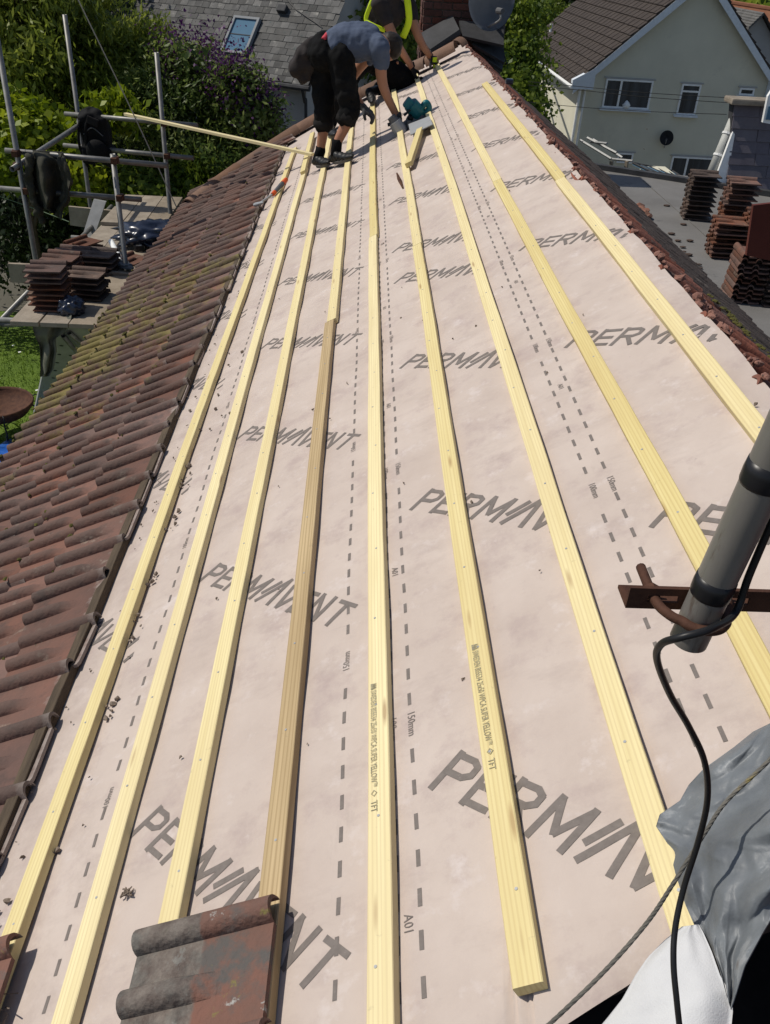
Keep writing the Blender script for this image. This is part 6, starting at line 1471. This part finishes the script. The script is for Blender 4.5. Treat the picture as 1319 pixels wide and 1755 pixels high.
def body2(bm):
    limb(bm, [pel2, wai2, che2, shc2], [.13, .12, .135, .10]); limb(bm, [hR, kR, aR], [.085, .055, .038]); limb(bm, [hL, kL, aL], [.085, .055, .038])
    tube(bm, [aR, fR_h + ND * .05], .036, 10); tube(bm, [aL, fL_h + ND * .03], .036, 10)
    limb(bm, [sR, eR, wR], [.058, .044, .031]); limb(bm, [sL, eL, wL], [.058, .044, .031]); limb(bm, [shc2, he2.lerp(shc2, .45)], [.062, .056]); ball(bm, he2, (.095, .08, .112))
    fd = Vector((.6, -.45, -.6)).normalized(); ball(bm, he2 + fd * .10, .017); ball(bm, he2 + fd * .06 + Vector((0, 0, -.06)), .036)
    sdv = fd.cross(Vector((0, 0, 1))).normalized()
    for q in (-.08, .08): ball(bm, he2 + sdv * q, (.016, .012, .026))
    hand(bm, wR, Vector((.4, .1, -.8)), Vector((.6, 0, .5)), .8); hand(bm, wL, Vector((.5, .1, -.6)), Vector((.3, .2, -.8)), .9)
vox('body', body2, .012, MT['skin'], p2, 3)
vox('hair', lambda bm: (ball(bm, he2 + Vector((-.02, .02, .03)), (.102, .09, .105))), .012, MT['hair'], p2, 2, .004, 40)
def shirt2(bm):
    limb(bm, [pel2.lerp(wai2, .5), wai2, che2, shc2], [.145, .15, .165, .11]); limb(bm, [sR, sR.lerp(eR, .42)], [.088, .070]); limb(bm, [sL, sL.lerp(eL, .42)], [.088, .070]); ball(bm, che2, (.20, .15, .16))
vox('tee_shirt', shirt2, .012, MT['darkshirt'], p2, 4, .010, 9)
def trouser2(bm):
    ball(bm, pel2, (.165, .17, .15)); limb(bm, [pel2, pel2.lerp(wai2, .5)], [.15, .14])
    limb(bm, [hR, hR.lerp(kR, .5), kR, kR.lerp(aR, .6), aR], [.115, .105, .085, .072, .066]); limb(bm, [hL, hL.lerp(kL, .5), kL, kL.lerp(aL, .5), aL], [.135, .135, .11, .085, .07])
vox('trousers', trouser2, .012, MT['trouser'], p2, 4, .012, 9)
def strip(name, pts, r, n=6):
    obj(name, tube_bm(bez(pts, n), r, 10, flat=(Vector((0, 1, 0)), .35)), MT['hivis'], p2, smooth=True)
strip('hi_vis_strip', [at_y(694, -20, Yb - .20), at_y(699, 10, Yb - .22), at_y(700, 38, Yb - .20), at_y(690, 64, Yb - .18)], .034)
strip('hi_vis_strip', [at_y(646, -18, Yb - .16), at_y(634, 10, Yb - .20), at_y(627, 34, Yb - .20), at_y(640, 44, Yb - .24), at_y(660, 52, Yb - .24)], .022)
shoe('shoe', fR_h, fR_t, ND, p2, aR + Vector((0, 0, -.03))); shoe('shoe', fL_h, fL_h + (fL_t - fL_h).normalized() * .27, Vector((-.5, -.5, .6)), p2, aL)
vox('glove', lambda bm: (hand(bm, wR, Vector((.4, .1, -.8)), Vector((.6, 0, .5)), .8, 1.05, 1.25), tube(bm, [wR + Vector((-.02, 0, .045)), wR], [.038, .036], 12)), .008, MT['trouser_grey'], p2, 1)
vox('glove', lambda bm: (hand(bm, wL, Vector((.5, .1, -.6)), Vector((.3, .2, -.8)), .9, 1.05, 1.25), tube(bm, [wL + Vector((-.03, 0, .045)), wL], [.038, .036], 12)), .008, MT['glove'], p2, 1)
tm = empty('tape_measure', at_y(744, 101, Yb + .2), 'black and yellow tape measure in the crouching worker\u2019s hand', 'tape measure')
c = at_y(745, 103, Yb + .16); obj('case', bbox_bm(c, (.085, .045, .08), bev=.014), MT['black'], tm); obj('yellow_face', bbox_bm(c + Vector((0, -.024, .005)), (.05, .006, .045), bev=.002), MT['hivis'], tm)
obj('blade', bbox_bm(c + Vector((.0, .0, -.055)), (.02, .012, .06)), MT['hivis'], tm)

# ================================================================== TOOLS
sw_ = empty('circular_saw', roof_px(720, 215, .05), 'teal circular saw standing on the battens beside the bent worker', 'circular saw')
YW = 7.96
def TP(x, y, dy=0.): return at_y(x, y, YW + dy)
base = TP(722, 212)
obj('motor_housing', tube_bm([TP(703, 178, -.04), TP(712, 190, -.02), TP(720, 202, .02)], [.062, .068, .062], 14), MT['teal'], sw_, smooth=False)
obj('battery', bbox_bm((0, 0, 0), (.12, .10, .085), bev=.014), MT['teal'], sw_, mw=Matrix.Translation(TP(704, 181, -.03)) @ Matrix.Rotation(.6, 4, 'Y'))
obj('handle', tube_bm(bez([TP(715, 196), TP(723, 184), TP(730, 176), TP(735, 183), TP(733, 190), TP(722, 199)], 6), [.026] * 31, 10), MT['teal'], sw_, smooth=True)
obj('trigger', tube_bm([TP(723, 189), TP(727, 186)], .010, 8), MT['black'], sw_)
def disc(name, c, n, r, th, mt, a0=0, a1=2 * PI, par=sw_):
    n = n.normalized(); X, Y = frame_of(n); k = 28; bm = bmesh.new(); f = [bm.verts.new(c + n * th / 2 + X * math.cos(a) * r + Y * math.sin(a) * r) for a in np.linspace(a0, a1, k)]; b = [bm.verts.new(v.co - n * th) for v in f]
    bm.faces.new(f); bm.faces.new(b[::-1])
    for i in range(k): bm.faces.new((f[i], b[i], b[(i + 1) % k], f[(i + 1) % k]))
    bmesh.ops.remove_doubles(bm, verts=bm.verts[:], dist=1e-5); bmesh.ops.recalc_face_normals(bm, faces=bm.faces[:]); return obj(name, bm, MT[mt], par)
bn = Vector((.55, -.8, .15))
disc('blade_guard', TP(714, 212, -.04), Vector((.25, -.9, .35)), .098, .045, 'alloy'); disc('blade', TP(713, 217, -.075), Vector((.25, -.9, .35)), .088, .003, 'alu'); disc('arbor', TP(714, 213, -.085), Vector((.25, -.9, .35)), .028, .03, 'black')
obj('gearbox', bbox_bm((0, 0, 0), (.10, .09, .08), bev=.02), MT['toolgrey'], sw_, mw=Matrix.Translation(TP(724, 206, -.02)) @ Matrix.Rotation(.5, 4, 'Y'))
obj('knob', tube_bm([TP(705, 205, -.07), TP(701, 200, -.09)], [.018, .024], 10), MT['black'], sw_, smooth=True)
bm = bmesh.new(); P = [roof_px(*p, h) for p, h in (((704, 232), .055), ((742, 214), .06), ((736, 200), .06), ((700, 214), .055))]; hexa(bm, P + [q + ND * .006 for q in P]); bmesh.ops.recalc_face_normals(bm, faces=bm.faces[:]); obj('base_plate', bm, MT['alloy'], sw_)
obj('motor_barrel', tube_bm([TP(722, 216, -.05), TP(742, 203, .03)], [.046, .046], 14), MT['alloy'], sw_)
obj('dust_port', tube_bm([TP(738, 206, .02), TP(746, 208, .04)], [.018, .022], 10), MT['toolgrey'], sw_)
ng = empty('nail_gun', wr_r, 'silver grey nail gun gripped in the bent worker\u2019s gloved hand', 'nail gun')
YN = 7.80
def NP(x, y, dy=0.): return at_y(x, y, YN + dy)
obj('barrel', tube_bm([NP(676, 208), NP(684, 222), NP(693, 238)], [.052, .060, .050], 12), MT['alloy'], ng)
obj('cap', tube_bm([NP(670, 200), NP(677, 210)], [.034, .045], 12), MT['toolgrey'], ng)
obj('handle', tube_bm([NP(684, 220), NP(697, 209, .06)], [.022, .020], 10), MT['toolgrey'], ng)
obj('magazine', bbox_bm((0, 0, 0), (.045, .05, .18), bev=.008), MT['toolgrey'], ng, mw=Matrix.Translation(NP(698, 226, .03)) @ Matrix.Rotation(.2, 4, 'Y'))
obj('nose', tube_bm([NP(690, 234), NP(686, 246)], [.026, .013], 10), MT['black'], ng)
obj('trigger_guard', tube_bm(bez([NP(688, 222, -.03), NP(694, 228, -.03), NP(700, 218, -.02)], 4), .006, 6), MT['black'], ng)
obj('air_fitting', tube_bm([NP(664, 214), NP(672, 212)], [.014, .016], 8), MT['black'], ng)
obj('pry_claw', tube_bm([NP(692, 198, .05), NP(703, 188, .05)], [.012, .009], 6), MT['black'], ng)
